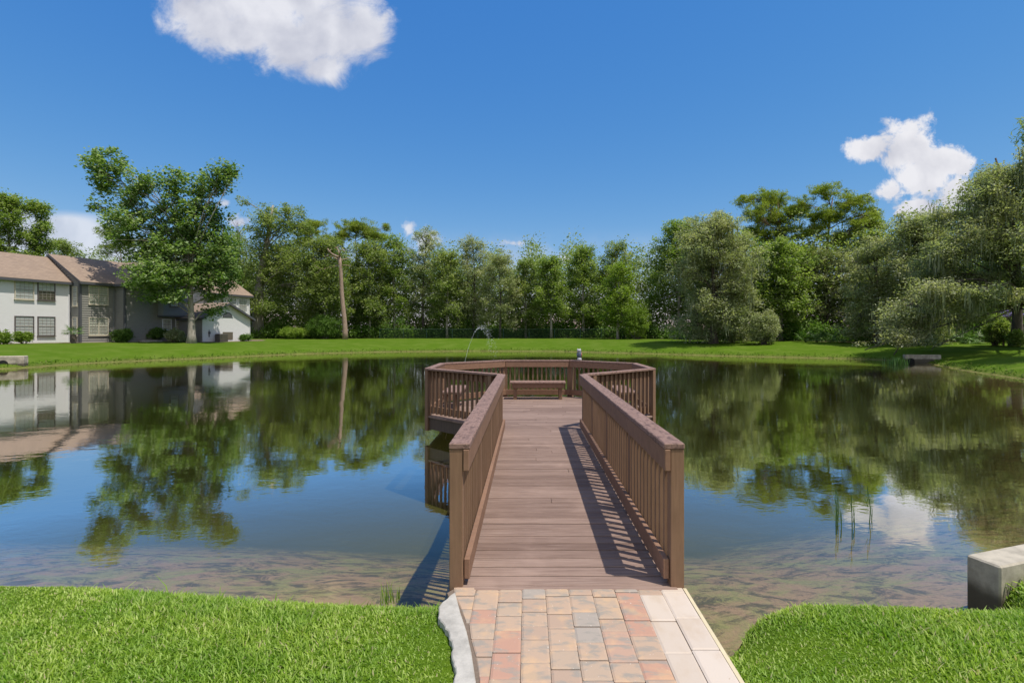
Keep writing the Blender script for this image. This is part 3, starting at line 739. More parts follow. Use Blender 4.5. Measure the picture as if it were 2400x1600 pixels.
def block(root, corners, z0, z1, mat, name='wall', gable=None):
    """closed wall block; gable=(i, zr): wall edges i and i+2 rise to zr at their middles"""
    m = MB(); n_ = 4
    m.prism([(p.x, p.y) for p in corners], z0, z1)
    if gable is not None:
        i, zr = gable; a, b = corners[i], corners[(i + 1) % 4]; c, d = corners[(i + 2) % 4], corners[(i + 3) % 4]
        p, q = (a + b) / 2, (c + d) / 2
        m.poly([V3(a, z1), V3(b, z1), V3(p, zr)]); m.poly([V3(c, z1), V3(d, z1), V3(q, zr)])
    return m.build(name, mat, root)

A0 = Vector((-43.65, 43.0)); A1 = A0 + UD * 4.59
B0 = A1 + ND * 1.25; LB = 3.0
C0 = B0 + UD * LB + ND * 1.30; LC = 6.6
bld = empty('apartment_building', V3(A0, GZB), 'two-storey apartments, white brick at the left, grey clapboard behind the big leafy tree', 'building')
# grey stub left of the white bay
SB = A0 - UD * 6.0 - ND * .8
block(bld, [SB, SB + UD * 6.0, SB + UD * 6.0 - ND * 5, SB - ND * 5], GZB - .5, EAVE, M_SID)
# white bay
block(bld, [A0 - UD * .9, A1, A1 - ND * 5.8, A0 - UD * .9 - ND * 5.8], GZB - .5, EAVE, M_BRICK, gable=(1, 8.55))
roof_gable(bld, A0 - UD * 6.6, UD, 4.59 + 6.6 - .02, -ND, 2.9, EAVE, 8.55, over=.42, rake=-.02)
wA = Wall(A0, UD, ND)
for (a0, a1, hf) in ((.50, 1.72, False), (2.10, 3.28, True)):
    window(wA, bld, a0, a1, 4.52, 6.10, M_WFRAMEB if hf else M_WFRAME, M_BLIND, 4, 6, halfopen=hf)
    window(wA, bld, a0, a1, 1.38, 2.98, M_WFRAMEB, M_BLIND, 4, 6)
# grey wing B
block(bld, [B0, B0 + UD * (LB + 5.2), B0 + UD * (LB + 5.2) - ND * 8, B0 - ND * 8], GZB - .5, EAVE, M_SID, gable=(1, 8.86))
wB = Wall(B0, UD, ND); wBe = Wall(B0 - ND * 7.95, ND, -UD)
sb = MB(); siding_boards(sb, wB, .02, LB - .02, GZB, EAVE - .08)
siding_boards(sb, wBe, .05, 7.95, GZB, 8.7, lambda z: (.05, 7.94) if z < EAVE else (.05 + (z - EAVE) / (8.86 - EAVE) * 3.97, 7.95 - (z - EAVE) / (8.86 - EAVE) * 3.97))
rB = roof_gable(bld, B0, UD, 8.3, -ND, 4.0, EAVE, 8.86, over=.42, rake=.22)
window(wB, bld, .72, 2.28, 4.30, 5.95, M_WFRAME, M_BLINDW, 6, 6, double=True)
window(wB, bld, .72, 2.28, 1.40, 2.98, M_WFRAME, M_BLINDW, 6, 6, double=True)
window(wBe, bld, 7.10, 7.62, 4.10, 5.80, M_WFRAME, M_BLIND, 2, 4)
window(wBe, bld, 7.10, 7.62, 1.40, 2.98, M_WFRAME, M_BLIND, 2, 4)
# gabled wing C
block(bld, [C0, C0 + UD * LC, C0 + UD * LC - ND * 6, C0 - ND * 6], GZB - .5, EAVE, M_SID)
wC = Wall(C0, UD, ND); wCe = Wall(C0 - ND * 1.28, ND, -UD)
gC = MB(); gC.poly([wC.pt(0, 0, EAVE), wC.pt(LC, 0, EAVE), wC.pt(LC / 2, 0, 8.8)]); gC.build('gable', M_SID, bld)
siding_boards(sb, wC, .02, LC - .02, GZB, 8.6, lambda z: (.02, LC - .02) if z < EAVE else ((z - EAVE) / (8.8 - EAVE) * LC / 2, LC - (z - EAVE) / (8.8 - EAVE) * LC / 2))
siding_boards(sb, wCe, .02, 1.26, GZB, EAVE - .08)
sb.build('clapboard', M_SID, bld)
# C roof: ridge runs away from the pond
roof_gable(bld, C0 + ND * .02, ND * -1, 6.0, UD, LC / 2, EAVE, 8.8, over=.36, rake=.35)
tr = MB()
for w_, a in ((wB, 0), (wC, 0), (wC, LC - .12), (wA, 4.50)): w_.box(tr, a - .02, a + .11, GZB, EAVE - .1, .0, .065)
wBe.box(tr, 7.84, 8.02, GZB, EAVE - .1, 0, .066); wCe.box(tr, 1.18, 1.34, GZB, EAVE - .1, 0, .066)
tr.build('corner_trim', M_TRIM, bld)
for w_, a in ((wA, 4.36), (wB, 2.80)):
    dp = MB(); w_.box(dp, a, a + .08, GZB, EAVE - .35, .004, .075); w_.box(dp, a, a + .08, EAVE - .36, EAVE - .28, .004, .42); dp.build('downspout', M_WHITE if w_ is wA else M_SIDB, bld)
# overhanging bay on C
bay = MB(); wC.box(bay, 3.2, LC - .05, 3.36, 6.2, .0, .75); by = bay.build('overhang', M_SIDB, bld)
wO = Wall(C0 + ND * .75, UD, ND); s2 = MB(); siding_boards(s2, wO, 3.22, LC - .07, 3.45, 6.15, pitch=.17); s2.build('clapboard', M_SIDB, by)
t2 = MB(); wC.box(t2, 3.12, LC, 3.24, 3.36, .0, .80); t2.build('trim', M_TRIM, by)
window(wO, bld, 3.95, 4.75, 4.35, 5.70, M_WFRAMEB, M_BLIND, 2, 4)
window(wC, bld, 3.70, 4.55, 1.95, 2.95, M_WHITE, M_BLINDW, 3, 4)
window(wC, bld, 5.10, 5.95, 1.95, 2.95, M_WHITE, M_BLINDW, 3, 4)
st = MB(); wC.box(st, 1.2, 3.0, GZB - .1, GZB + .16, .1, .9); st.build('step', M_CONCW, bld)

# annex with gable front + rear wing
UE = Vector((.38, .925)).normalized(); NE = Vector((UE.y, -UE.x))
D0 = Vector((-33.75, 53.2)); LD = 5.6
bl2 = empty('gabled_building', V3(D0, GZB), 'low white annex with arched gable vent and a taller white wing behind', 'building')
block(bl2, [D0, D0 + UE * LD, D0 + UE * LD - NE * 6.5, D0 - NE * 6.5], GZB - .5, 3.20, M_BRICK)
wD = Wall(D0, UE, NE); g = MB(); g.poly([wD.pt(0, 0, 3.2), wD.pt(LD, 0, 3.2), wD.pt(LD / 2, 0, 4.72)]); g.build('gable', M_BRICK, bl2)
wDe = Wall(D0 - NE * 6.5, NE, -UE); s3 = MB(); siding_boards(s3, wDe, .02, 6.44, GZB, 3.15); s3.build('clapboard', M_SID, bl2)
roof_gable(bl2, D0 + NE * .02, -NE, 6.5, UE, LD / 2, 3.20, 4.72, over=.36, rake=.38)
av = MB(); n_ = 14; pv = [wD.pt(LD / 2 - .60, .03, 3.22)] + [wD.pt(LD / 2 - .60 * math.cos(math.pi * k / n_), .03, 3.22 + .60 * math.sin(math.pi * k / n_)) for k in range(1, n_)] + [wD.pt(LD / 2 + .60, .03, 3.22)]
av.poly(pv); arch = av.build('arched_vent', M_TRIM, bl2)
lv = MB()
for k in range(1, 6):
    z = 3.22 + .09 * k; hw = math.sqrt(max(.01, .57 ** 2 - (z - 3.22) ** 2)); wD.box(lv, LD / 2 - hw, LD / 2 + hw, z - .015, z + .015, .032, .06)
lv.build('louvre', M_SIDB, arch)
rim = MB()
for k in range(n_):
    q = []
    for (kk, rr, dd) in ((k, .60, .05), (k + 1, .60, .05), (k + 1, .68, .05), (k, .68, .05)):
        a = math.pi * kk / n_; q.append(wD.pt(LD / 2 - rr * math.cos(a), dd, 3.22 + rr * math.sin(a)))
    rim.poly(q)
rim.build('frame', M_WHITE, arch)
pv = MB(); wD.box(pv, LD / 2 - .55, LD / 2 + .62, .86, 1.66, -.01, .05); pv.build('wall_vent', M_VENT, bl2)
em = MB(); wD.box(em, .62, .80, 1.45, 1.70, -.01, .12); wD.box(em, .68, .72, 1.70, 1.9, -.01, .05); wD.box(em, .66, .74, 1.15, 1.45, -.01, .06); em.build('meter', M_TRIM, bl2)
gp = MB(); wD.box(gp, LD - .10, LD - .02, GZB, 3.05, .0, .06); gp.build('gutter_pipe', M_WHITE, bl2)
E1 = Vector((-35.8, 66.0)); E0 = E1 - UD * 6.5
block(bl2, [E0, E1, E1 - ND * 8, E0 - ND * 8], GZB - .5, EAVE, M_BRICK, name='rear_wall', gable=(1, 8.86))
roof_gable(bl2, E0, UD, 6.5, -ND, 4.0, EAVE, 8.86, over=.42, rake=.22, name='rear_roof')
wE = Wall(E0, UD, ND); s4 = MB(); siding_boards(s4, wE, .0, 2.6, GZB, EAVE - .1); s4.build('clapboard', M_SID, bl2)
window(wE, bl2, 3.25, 4.35, 4.15, 5.80, M_WHITE, M_BLIND, 4, 6)
window(wE, bl2, 4.80, 5.95, 4.15, 5.80, M_WHITE, M_BLIND, 4, 6)
window(wE, bl2, 1.2, 2.2, 4.15, 5.80, M_WFRAME, M_BLIND, 3, 6)
gp = MB(); wE.box(gp, 6.35, 6.45, GZB, EAVE - .2, .0, .08); gp.build('gutter_pipe', M_WHITE, bl2)
# condenser
ac = empty('air_conditioner', V3(D0 + UE * 1.65 + NE * .75, GZB), 'dark outdoor air conditioning unit against the white annex wall', 'air conditioner')
m = MB(); c = D0 + UE * 1.65 + NE * .62; m.obox(c, UE, .95, .75, GZB - .1, GZB + .74); m.build('housing', M_AC, ac, bevel=.02)
m = MB(); m.obox(c, UE, .85, .65, GZB + .742, GZB + .77); m.build('fan_grille', M_VENT, ac)
m = MB()
for k in range(9): m.obox(c, UE, .97, .77, GZB + .06 + k * .07, GZB + .085 + k * .07)
m.build('fins', M_VENT, ac)

# ------------------------------------------------------------------ foliage
def leaf_quads(rng, C, size, upb=.6, slim=.5, droop=None):
    """rhombus leaf on every centre C (n,3); size (n,)"""
    n = len(C)
    a = rng.normal(size=(n, 3)); nrm = rng.normal(size=(n, 3)); nrm[:, 2] = np.abs(nrm[:, 2]) + upb
    nrm /= np.linalg.norm(nrm, axis=1)[:, None]
    a -= nrm * (a * nrm).sum(1)[:, None]; a /= np.linalg.norm(a, axis=1)[:, None] + 1e-9
    if droop is not None: a = droop(a, rng)
    b = np.cross(nrm, a); b /= np.linalg.norm(b, axis=1)[:, None] + 1e-9
    s = size[:, None] * .5
    V_ = np.stack([C - a * s, C + b * s * slim, C + a * s, C - b * s * slim], 1).reshape(-1, 3)
    return V_, np.arange(n * 4).reshape(-1, 4)
def clumps(rng, cen, rad, n_sub, per, sub_r, flat=.75, shell=.45):
    """leaf centres: sub-clumps spread in an ellipsoid, leaves gaussian inside every sub-clump"""
    d = rng.normal(size=(n_sub, 3)); d /= np.linalg.norm(d, axis=1)[:, None]
    r = shell + (1 - shell) * rng.random(n_sub) ** .7; r *= np.exp(.17 * rng.normal(size=n_sub)); r[rng.random(n_sub) < .16] *= .5
    S = cen + d * r[:, None] * rad
    k = rng.poisson(per, n_sub).clip(3)
    I = np.repeat(np.arange(n_sub), k)
    L = S[I] + np.clip(rng.normal(size=(len(I), 3)), -1.7, 1.7) * (sub_r * (.6 + .8 * rng.random(n_sub)))[I][:, None] * np.array([1, 1, flat]) * .55
    return S, L
def limb(mb, p, q, r0, r1, rng, sag=.12, seg=6, n=5):
    p = Vector(p); q = Vector(q); L = (q - p).length; pts = []
    o1 = Vector(rng.normal(size=3)) * L * .07
    for i in range(n + 1):
        t = i / n; b = math.sin(math.pi * t)
        pts.append(p.lerp(q, t) + o1 * b + Vector((0, 0, -sag * L * b)))
    mb.tube(pts, [r0 + (r1 - r0) * (i / n) for i in range(n + 1)], seg, cap=True); return pts
KIND = {  # leaf mat, bark, leaf size, per sub clump, sub radius, slim
    'syc': (L_SYC, BARK_G, .235, 54, .58, .80), 'oak': (L_OAK, BARK_G, .21, 58, .62, .62), 'brd': (L_BRD, BARK_G, .22, 52, .58, .64),
    'lim': (L_LIM, BARK_G, .20, 58, .58, .6), 'olv': (L_OLV, BARK_D, .185, 66, .56, .5), 'pin': (L_PIN, BARK_P, .40, 70, .46, .13), 'drk': (L_DRK, BARK_D, .24, 55, .6, .6)}
def tree(name, label, cat, base, blobs, kind, trunk_r, seed, group=None, lean=0, fork=.45, dens=1.0, trunk_top=None, moss=0, twigs=.5, shell=.42, leafk=1.0, lowfork=False):
    """base: (x, y); blobs: list of (centre xyz, radii xyz)"""
    rng = np.random.default_rng(seed); lm, bk, ls, per, sr, slim = KIND[kind]
    bz = gz(*base); root = empty(name, (base[0], base[1], bz), label, cat, group)
    cens = np.array([b[0] for b in blobs], float); rads = np.array([b[1] for b in blobs], float)
    topz = (cens[:, 2] - rads[:, 2] * .2).max() if trunk_top is None else trunk_top
    ctr = cens.mean(0); H = topz - bz
    tw = MB(); m = 9; tp = []
    tx, ty = (ctr[0] * .6 + base[0] * .4, ctr[1]) if trunk_top is None else (base[0] + lean, base[1])
    for i in range(m + 1):
        t = i / m; w = .02 * H * math.sin(t * 5 + seed)
        tp.append(Vector((base[0] + (tx - base[0]) * t ** 1.6 + w * t, base[1] + (ty - base[1]) * t * .6, bz - .15 + (H + .15) * t)))
    rr = [trunk_r * ((1 - .86 * (i / m) ** .9) + (.35 if i == 0 else 0)) for i in range(m + 1)]
    tw.tube(tp, rr, 9)
    VV = []; FF = []; off = 0; SS = []
    for (c, r) in zip(cens, rads):
        vol = r[0] * r[1] * r[2]
        ns = max(5, int(5.2 * vol ** .72 / sr ** 1.3 * dens))
        S, L = clumps(rng, c, r, ns, per, sr, {'pin': .62, 'olv': .65}.get(kind, .8), shell)
        SS.append(S)
        ok = L[:, 2] > np.maximum(bz + .05, WL + .1); L = L[ok]
        if kind == 'pin':
            # needles: long slim leaves fanning out of tufts
            V_, F_ = leaf_quads(rng, L, ls * (.7 + .6 * rng.random(len(L))), .1, slim)
        else:
            V_, F_ = leaf_quads(rng, L, ls * leafk * (.40 + 1.15 * rng.random(len(L))), .85, slim)
        VV.append(V_); FF.append(F_ + off); off += len(V_)
        # limb to the blob
        hz = bz + H * fork; j = min(range(len(tp)), key=lambda i: abs(tp[i].z - max(hz * (.8 if lowfork else 1), min(tp[-1].z, c[2] - (r[2] * .6 + .18 * math.hypot(c[0] - base[0], c[1] - base[1]) + .6)))))
        rb = max(.035, min(rr[j] * .55, .034 * (r[0] + 1)))
        pts = limb(tw, tp[j], c, rb, .035, rng, -.06 - min(.06, .006 * math.dist(tp[j], c)), 6, 6)
        for k in rng.choice(len(S), size=max(1, int(len(S) * twigs)), replace=False):
            q = pts[rng.integers(2, len(pts))]; limb(tw, q, S[k], .03, .010, rng, -.03, 3, 2)
    tw.build('trunk', bk, root, smooth=True)
    np_mesh('crown', np.concatenate(VV), np.concatenate(FF), lm, root)
    if moss:
        S = np.concatenate(SS); k = rng.choice(len(S), size=int(len(S) * moss)); C = S[k]; n_ = 10
        C = np.repeat(C, n_, 0) + rng.normal(size=(len(C) * n_, 3)) * (.28, .28, .15)
        Ls = .45 + 1.0 * rng.random(len(C)); wd = .018 + .035 * rng.random(len(C)); an = rng.random(len(C)) * 6.28
        dxy = np.stack([np.cos(an), np.sin(an), np.zeros(len(C))], 1) * wd[:, None]; sw = rng.normal(size=(len(C), 3)) * .06; sw[:, 2] = 0
        dn = np.zeros((len(C), 3)); dn[:, 2] = -Ls
        Vm = np.stack([C - dxy * .5, C + dxy * .5, C + dn * .5 + dxy + sw, C + dn + sw * 1.5, C + dn * .5 - dxy + sw], 1).reshape(-1, 3)
        zmin = max(bz + .2, WL + .3); ok = (C[:, 2] - Ls) > zmin
        Fm = np.arange(len(C) * 5).reshape(-1, 5)[ok]
        np_mesh('hanging_moss', Vm, Fm, L_MOSS, root, k=5)
    return root
def pxblob(px, py, rx, ry, D, dy=0, depth=None):
    s = D / F; c = P(px, py, D); return ((c.x, D + dy, c.z), (rx * s, (depth if depth else (rx + ry) * .5 * s), ry * s))
def auto_blobs(px, top, hw, D, seed, base_y=None, lowfrac=.12, n=11, r=.36):
    rng = np.random.default_rng(seed * 7 + 1); s = D / F; zt = CAMZ - (top - HY) * s; x0 = (px - CX) * s; zb = .8; H = zt - zb
    out = []; hwm = hw * s
    for i in range(n):
        t = lowfrac + (1 - lowfrac) * (i + .5) / n
        env = max(.30, math.sin(math.pi * min(1, (t * .70 + .20)))) ** .5
        rr = hwm * r * (.8 + .5 * rng.random()) * (1.0 if t < .8 else .8)
        rz = max(rr * .75, H / n * 1.0)
        zc = zb + H * t; zc = min(zc, zt - rz * .95)
        ang = i * 2.4 + rng.random(); ro = max(0, hwm * env - rr) * (.55 + .45 * rng.random())
        out.append(((x0 + math.cos(ang) * ro, D + math.sin(ang) * ro * .8, zc), (rr, rr, rz)))
    out.append(((x0 + rng.normal() * hwm * .12, D, zt - hwm * .30), (hwm * .32, hwm * .32, hwm * .30)))
    return out

# --- the big sycamore in front of the grey wing
DS = 50.0
syc = [(245, 395, 38, 45), (225, 365, 22, 24), (285, 385, 20, 26), (262, 432, 30, 24), (232, 445, 24, 16), (330, 440, 34, 38), (370, 430, 28, 26), (300, 480, 42, 34), (245, 488, 26, 14),
       (420, 430, 30, 40), (462, 430, 40, 42), (530, 395, 24, 30), (510, 425, 34, 34), (545, 420, 12, 20), (400, 500, 62, 50), (320, 530, 55, 45), (475, 500, 46, 46), (350, 590, 70, 50), (440, 590, 75, 60),
       (510, 580, 40, 56), (530, 620, 22, 40), (400, 650, 85, 42), (495, 655, 45, 36), (352, 655, 30, 34), (362, 692, 22, 16), (425, 700, 40, 24), (490, 690, 35, 18), (285, 560, 28, 26), (455, 545, 60, 50), (400, 560, 80, 44), (455, 640, 70, 40), (470, 722, 36, 16)]
rs_ = random.Random(3)
tree('sycamore_tree', 'tall leafy tree with two high crown lobes standing before the grey clapboard wing', 'tree', ((449 - CX) * DS / F, DS),
     [pxblob(a, b, c, d, DS, rs_.uniform(-1.6, 1.6) * (1 if b > 480 else .4)) for a, b, c, d in syc], 'syc', .40, 21, trunk_top=CAMZ - (600 - HY) * DS / F, fork=.30, dens=.95, twigs=.35, lowfork=True)

# --- the other trees: (name, px, top y, half width px, D, kind, trunk radius, label)
T = [
 ('broadleaf_tree', 22, 452, 62, 66, 'brd', .3, 'bright broadleaf tree rising behind the white bay roof at the left edge', {'dens': 1.6}),
 ('broadleaf_tree', 92, 470, 40, 68, 'brd', .25, 'narrow broadleaf tree behind the ridge between the white bay and the grey wing', {'dens': 1.6}),
 ('broadleaf_tree', 150, 562, 48, 82, 'oak', .25, 'low distant tree just showing over the peak of the grey wing roof', {}),
 ('broadleaf_tree', 552, 545, 48, 76, 'oak', .25, 'loose tree with bare reddish twigs right of the big leafy tree', {'dens': .7}),
 ('oak_tree', 690, 478, 100, 70, 'oak', .85, 'large dark oak with a thick pale trunk right beside the white annex', {'oak': 1}),
 ('broadleaf_tree', 762, 556, 66, 69, 'oak', .22, 'rounded tree with a pale trunk behind the bright green thicket', {}),
 ('pine_tree', 735, 512, 52, 76, 'pin', .22, 'pine with tufted crown leaning out between the large oak and the flat-topped pine', {'pine': [(705, 540, 34, 20), (745, 530, 30, 20), (770, 560, 30, 18), (720, 570, 28, 14)]}),
 ('pine_tree', 838, 515, 60, 78, 'pin', .28, 'flat-topped pine directly behind the broken dead trunk', {'pine': [(835, 532, 48, 18), (808, 550, 26, 14), (868, 548, 34, 18), (898, 560, 22, 16), (790, 575, 20, 12), (905, 530, 12, 10)]}),
 ('broadleaf_tree', 866, 562, 60, 74, 'oak', .2, 'dull green tree immediately right of the broken dead trunk', {}),
 ('broadleaf_tree', 925, 548, 44, 76, 'brd', .2, 'upright tree in front of the small white cloud', {'dens': .75}),
 ('broadleaf_tree', 992, 532, 52, 78, 'olv', .22, 'open-limbed tree, tallest of those behind the left half of the platform', {'dens': .6}),
 ('broadleaf_tree', 1048, 588, 46, 75, 'oak', .2, 'dense middling tree above the arc of the fountain jet', {}),
 ('broadleaf_tree', 1110, 556, 50, 77, 'olv', .22, 'greyish tree with dead twigs sticking out of its top, right of the fountain jet', {'dens': .8}),
 ('broadleaf_tree', 1172, 590, 48, 74, 'olv', .2, 'pale rounded tree under the faint little cloud', {}),
 ('broadleaf_tree', 1232, 606, 44, 76, 'oak', .2, 'lower tree straight above the far bench', {}),
 ('broadleaf_tree', 1292, 600, 42, 74, 'brd', .2, 'dense tree next left of the pointed-top tree', {}),
 ('broadleaf_tree', 1368, 576, 50, 76, 'brd', .24, 'tree with a tall pointed top above the owl statue', {}),
 ('broadleaf_tree', 1442, 566, 46, 77, 'oak', .22, 'airy tree standing over the yellow-green one', {'dens': .7}),
 ('broadleaf_tree', 1448, 612, 42, 68, 'lim', .18, 'yellow-green young tree, the brightest in the tree line', {}),
 ('broadleaf_tree', 1590, 514, 74, 70, 'brd', .3, 'tall broadleaf tree left of the large olive-coloured oak', {'dens': .8}),
 ('live_oak', 1672, 500, 120, 53.5, 'olv', .45, 'large olive-coloured oak whose foliage sweeps down to the lawn', {'moss': .12, 'n': 18}),
 ('pine_tree', 1812, 445, 90, 62, 'pin', .26, 'left one of the two tall pines, its thin dark trunk bare below', {'pine': [(1790, 470, 34, 26), (1760, 505, 30, 20), (1815, 560, 44, 20), (1740, 470, 22, 16), (1870, 500, 26, 20), (1830, 465, 30, 22), (1815, 510, 46, 26), (1775, 540, 40, 22), (1845, 540, 36, 24)], 'bx': 1856}),
 ('pine_tree', 1948, 440, 100, 60, 'pin', .34, 'right one of the two tall pines, broad and flat-topped', {'pine': [(1920, 458, 36, 20), (1960, 560, 40, 20), (2035, 530, 26, 16), (1900, 510, 30, 16), (1880, 480, 30, 22), (1985, 482, 44, 22), (2030, 500, 34, 20), (1950, 505, 46, 24), (2000, 530, 44, 22), (1905, 540, 40, 26), (1880, 590, 34, 22)], 'bx': 1934}),
 ('broadleaf_tree', 1745, 545, 60, 60, 'brd', .22, 'loose green tree between the large olive oak and the left tall pine', {'dens': .8}),
 ('broadleaf_tree', 2030, 535, 60, 57, 'oak', .22, 'darker tree closing the gap behind the right tall pine', {}),
 ('broadleaf_tree', 1830, 560, 92, 57, 'brd', .25, 'mid-green tree filling in below the left tall pine', {'dens': .9}),
 ('broadleaf_tree', 1940, 580, 84, 58, 'olv', .25, 'greyish tree below the right tall pine', {'dens': .8, 'moss': .08}),
 ('live_oak', 2055, 560, 86, 48.5, 'olv', .35, 'grey-green oak between the right tall pine and the cloud-backed oak', {'moss': .08}),
 ('live_oak', 2150, 500, 100, 45, 'olv', .4, 'grey-green oak rising in front of the tall white cumulus cloud', {'moss': .08, 'n': 16}),
 ('broadleaf_tree', 2170, 500, 40, 56, 'brd', .25, 'fresh green top poking up behind the grey-green oaks on the right', {}),
 ('broadleaf_tree', 2310, 620, 90, 50, 'brd', .25, 'green tree in the shade behind the mossy oak at the right edge', {}),
]
for i, (nm, px, top, hw, D, kind, tr_, lab, op) in enumerate(T):
    bx = (op.get('bx', px) - CX) * D / F
    if 'pine' in op:
        bl = [pxblob(a, b, c, d, D, random.Random(i * 9 + j).uniform(-1.5, 1.5)) for j, (a, b, c, d) in enumerate(op['pine'])]
        topz = CAMZ - (top + 22 - HY) * D / F
        tree(nm, lab, 'tree', (bx, D), bl, kind, tr_, 100 + i, dens=1.35, trunk_top=topz, lean=(px - op.get('bx', px)) * D / F * .8, fork=.55, twigs=.8, shell=.3)
        continue
    if 'oak' in op:
        L_ = [(612, 492, 30, 18), (590, 480, 16, 12), (640, 520, 34, 26), (680, 500, 40, 26), (665, 530, 50, 34), (715, 535, 28, 20), (610, 590, 44, 40), (655, 600, 60, 50), (700, 620, 45, 40), (610, 650, 46, 36),
              (670, 670, 60, 40), (590, 690, 30, 24), (735, 680, 44, 40), (640, 720, 46, 20), (720, 730, 46, 22), (740, 625, 28, 24), (620, 545, 30, 24)]
        tree(nm, lab, 'tree', ((604 - CX) * D / F, D), [pxblob(a, b, c, d, D, random.Random(a).uniform(-2, 2)) for a, b, c, d in L_], kind, tr_, 100 + i, fork=.3, twigs=.35)
        continue
    bl = auto_blobs(px, top, hw * (1.32 if 850 < px < 1620 else 1.12), D, i + 3, n=op.get('n', 14), lowfrac=(.12 + .16 * random.Random(i).random()) if kind != 'olv' or 900 < px < 1300 else .04, r=.40)
    tree(nm, lab, 'tree', (bx, D), bl, kind, tr_, 100 + i, dens=op.get('dens', 1.0) * 1.25, moss=op.get('moss', 0), twigs=.3)
# thin pine between roof and sycamore
D = 72
tree('pine_tree', 'thin pine seen over the grey roof, half hidden by the big leafy tree', 'tree', ((283 - CX) * D / F, D),
     [pxblob(a, b, c, d, D) for a, b, c, d in ((268, 545, 30, 18), (240, 540, 16, 14), (262, 580, 26, 14), (245, 592, 14, 10), (305, 570, 26, 16), (290, 520, 24, 14))], 'pin', .16, 301, trunk_top=CAMZ - (520 - HY) * D / F, fork=.6, twigs=.8, shell=.3)
# the mossy oak at the right edge, its branches reaching over the water
D = 36
mo = [(2400, 365, 44, 28), (2355, 400, 40, 26), (2240, 500, 44, 26), (2385, 395, 50, 34), (2330, 420, 50, 36), (2280, 455, 48, 34), (2400, 470, 60, 44), (2330, 500, 60, 44), (2270, 520, 52, 36), (2235, 570, 50, 34), (2310, 580, 50, 34), (2210, 630, 52, 36), (2400, 560, 50, 30),
      (2160, 690, 56, 36), (2240, 690, 50, 34), (2105, 740, 54, 34), (2180, 750, 50, 30), (2250, 740, 40, 26), (2075, 790, 36, 24), (2130, 790, 34, 22), (2210, 800, 28, 16), (2065, 822, 24, 12), (2380, 620, 50, 30), (2270, 640, 48, 30), (2200, 600, 44, 30), (2300, 700, 40, 22), (2390, 700, 36, 24), (2400, 760, 26, 16), (2350, 560, 60, 36), (2360, 690, 30, 16), (2200, 580, 34, 26), (2440, 420, 70, 60),
      (2450, 540, 60, 60), (2480, 640, 60, 50), (2330, 650, 34, 20), (2420, 650, 40, 24), (2200, 815, 18, 14), (2110, 832, 20, 10)]
tree('live_oak', 'huge mossy oak at the right edge, its limbs drooping to the water', 'tree', ((2395 - CX) * 39 / F, 39.5),
     [pxblob(a, b, c, d, D + (0 if a < 2200 else 1.5), random.Random(a * 3 + b).uniform(-2.0, 2.0)) for a, b, c, d in mo] + [pxblob(a, b, c, d, dd) for a, b, c, d, dd in ((2250, 712, 46, 26, 34.3), (2295, 690, 40, 26, 33.2), (2500, 560, 90, 60, 29), (2600, 480, 100, 70, 27), (2480, 470, 70, 50, 32), (2700, 560, 90, 60, 26))], 'olv', .38, 401, fork=.22, dens=2.7, moss=.2, twigs=.25, leafk=.85, lowfork=True)
D = 33
tree('pine_tree', 'pine mostly outside the frame with one dark tuft at the right edge', 'tree', ((2520 - CX) * D / F, D),
     [pxblob(a, b, c, d, D) for a, b, c, d in ((2412, 284, 16, 14), (2410, 325, 14, 10), (2450, 300, 30, 20), (2500, 250, 40, 26), (2440, 350, 22, 14), (2560, 260, 50, 30))], 'pin', .25, 402, trunk_top=CAMZ - (240 - HY) * D / F, fork=.75, twigs=.8, shell=.3)
# broken dead trunk
D = 67; bx = (809 - CX) * D / F; bz = gz(bx, D)
sn = empty('dead_tree', (bx, D, bz), 'tall bare dead trunk with a broken top and snapped branches on the far lawn', 'dead tree')
zt = CAMZ - (600 - HY) * D / F; xt = (795 - CX) * D / F
m = MB(); pts = [(bx + (xt - bx) * t ** 1.2 + .05 * math.sin(t * 9), D, bz - .1 + (zt - bz) * t) for t in np.linspace(0, 1, 12)]
m.tube(pts, [.40, .34] + list(np.linspace(.31, .20, 10)), 12); m.build('trunk', BARK_S, sn, smooth=True)
rng = np.random.default_rng(8)
for (ax, ay, bx2, by2, r_) in ((795, 603, 775, 585, .16), (796, 602, 808, 590, .14), (795, 600, 785, 578, .12), (797, 612, 770, 598, .10), (775, 585, 768, 592, .07), (808, 590, 800, 580, .06),
        (798, 620, 765, 628, .07), (765, 628, 745, 624, .04), (798, 622, 822, 624, .06), (797, 608, 815, 600, .08), (785, 580, 792, 574, .05), (770, 598, 758, 603, .04)):
    m = MB(); a = P(ax, ay, D); b = P(bx2, by2, D); b.y += rng.normal() * .6; limb(m, a, b, r_, r_ * .4, rng, .05, 6, 4); m.build('branch', BARK_S, sn, smooth=True)
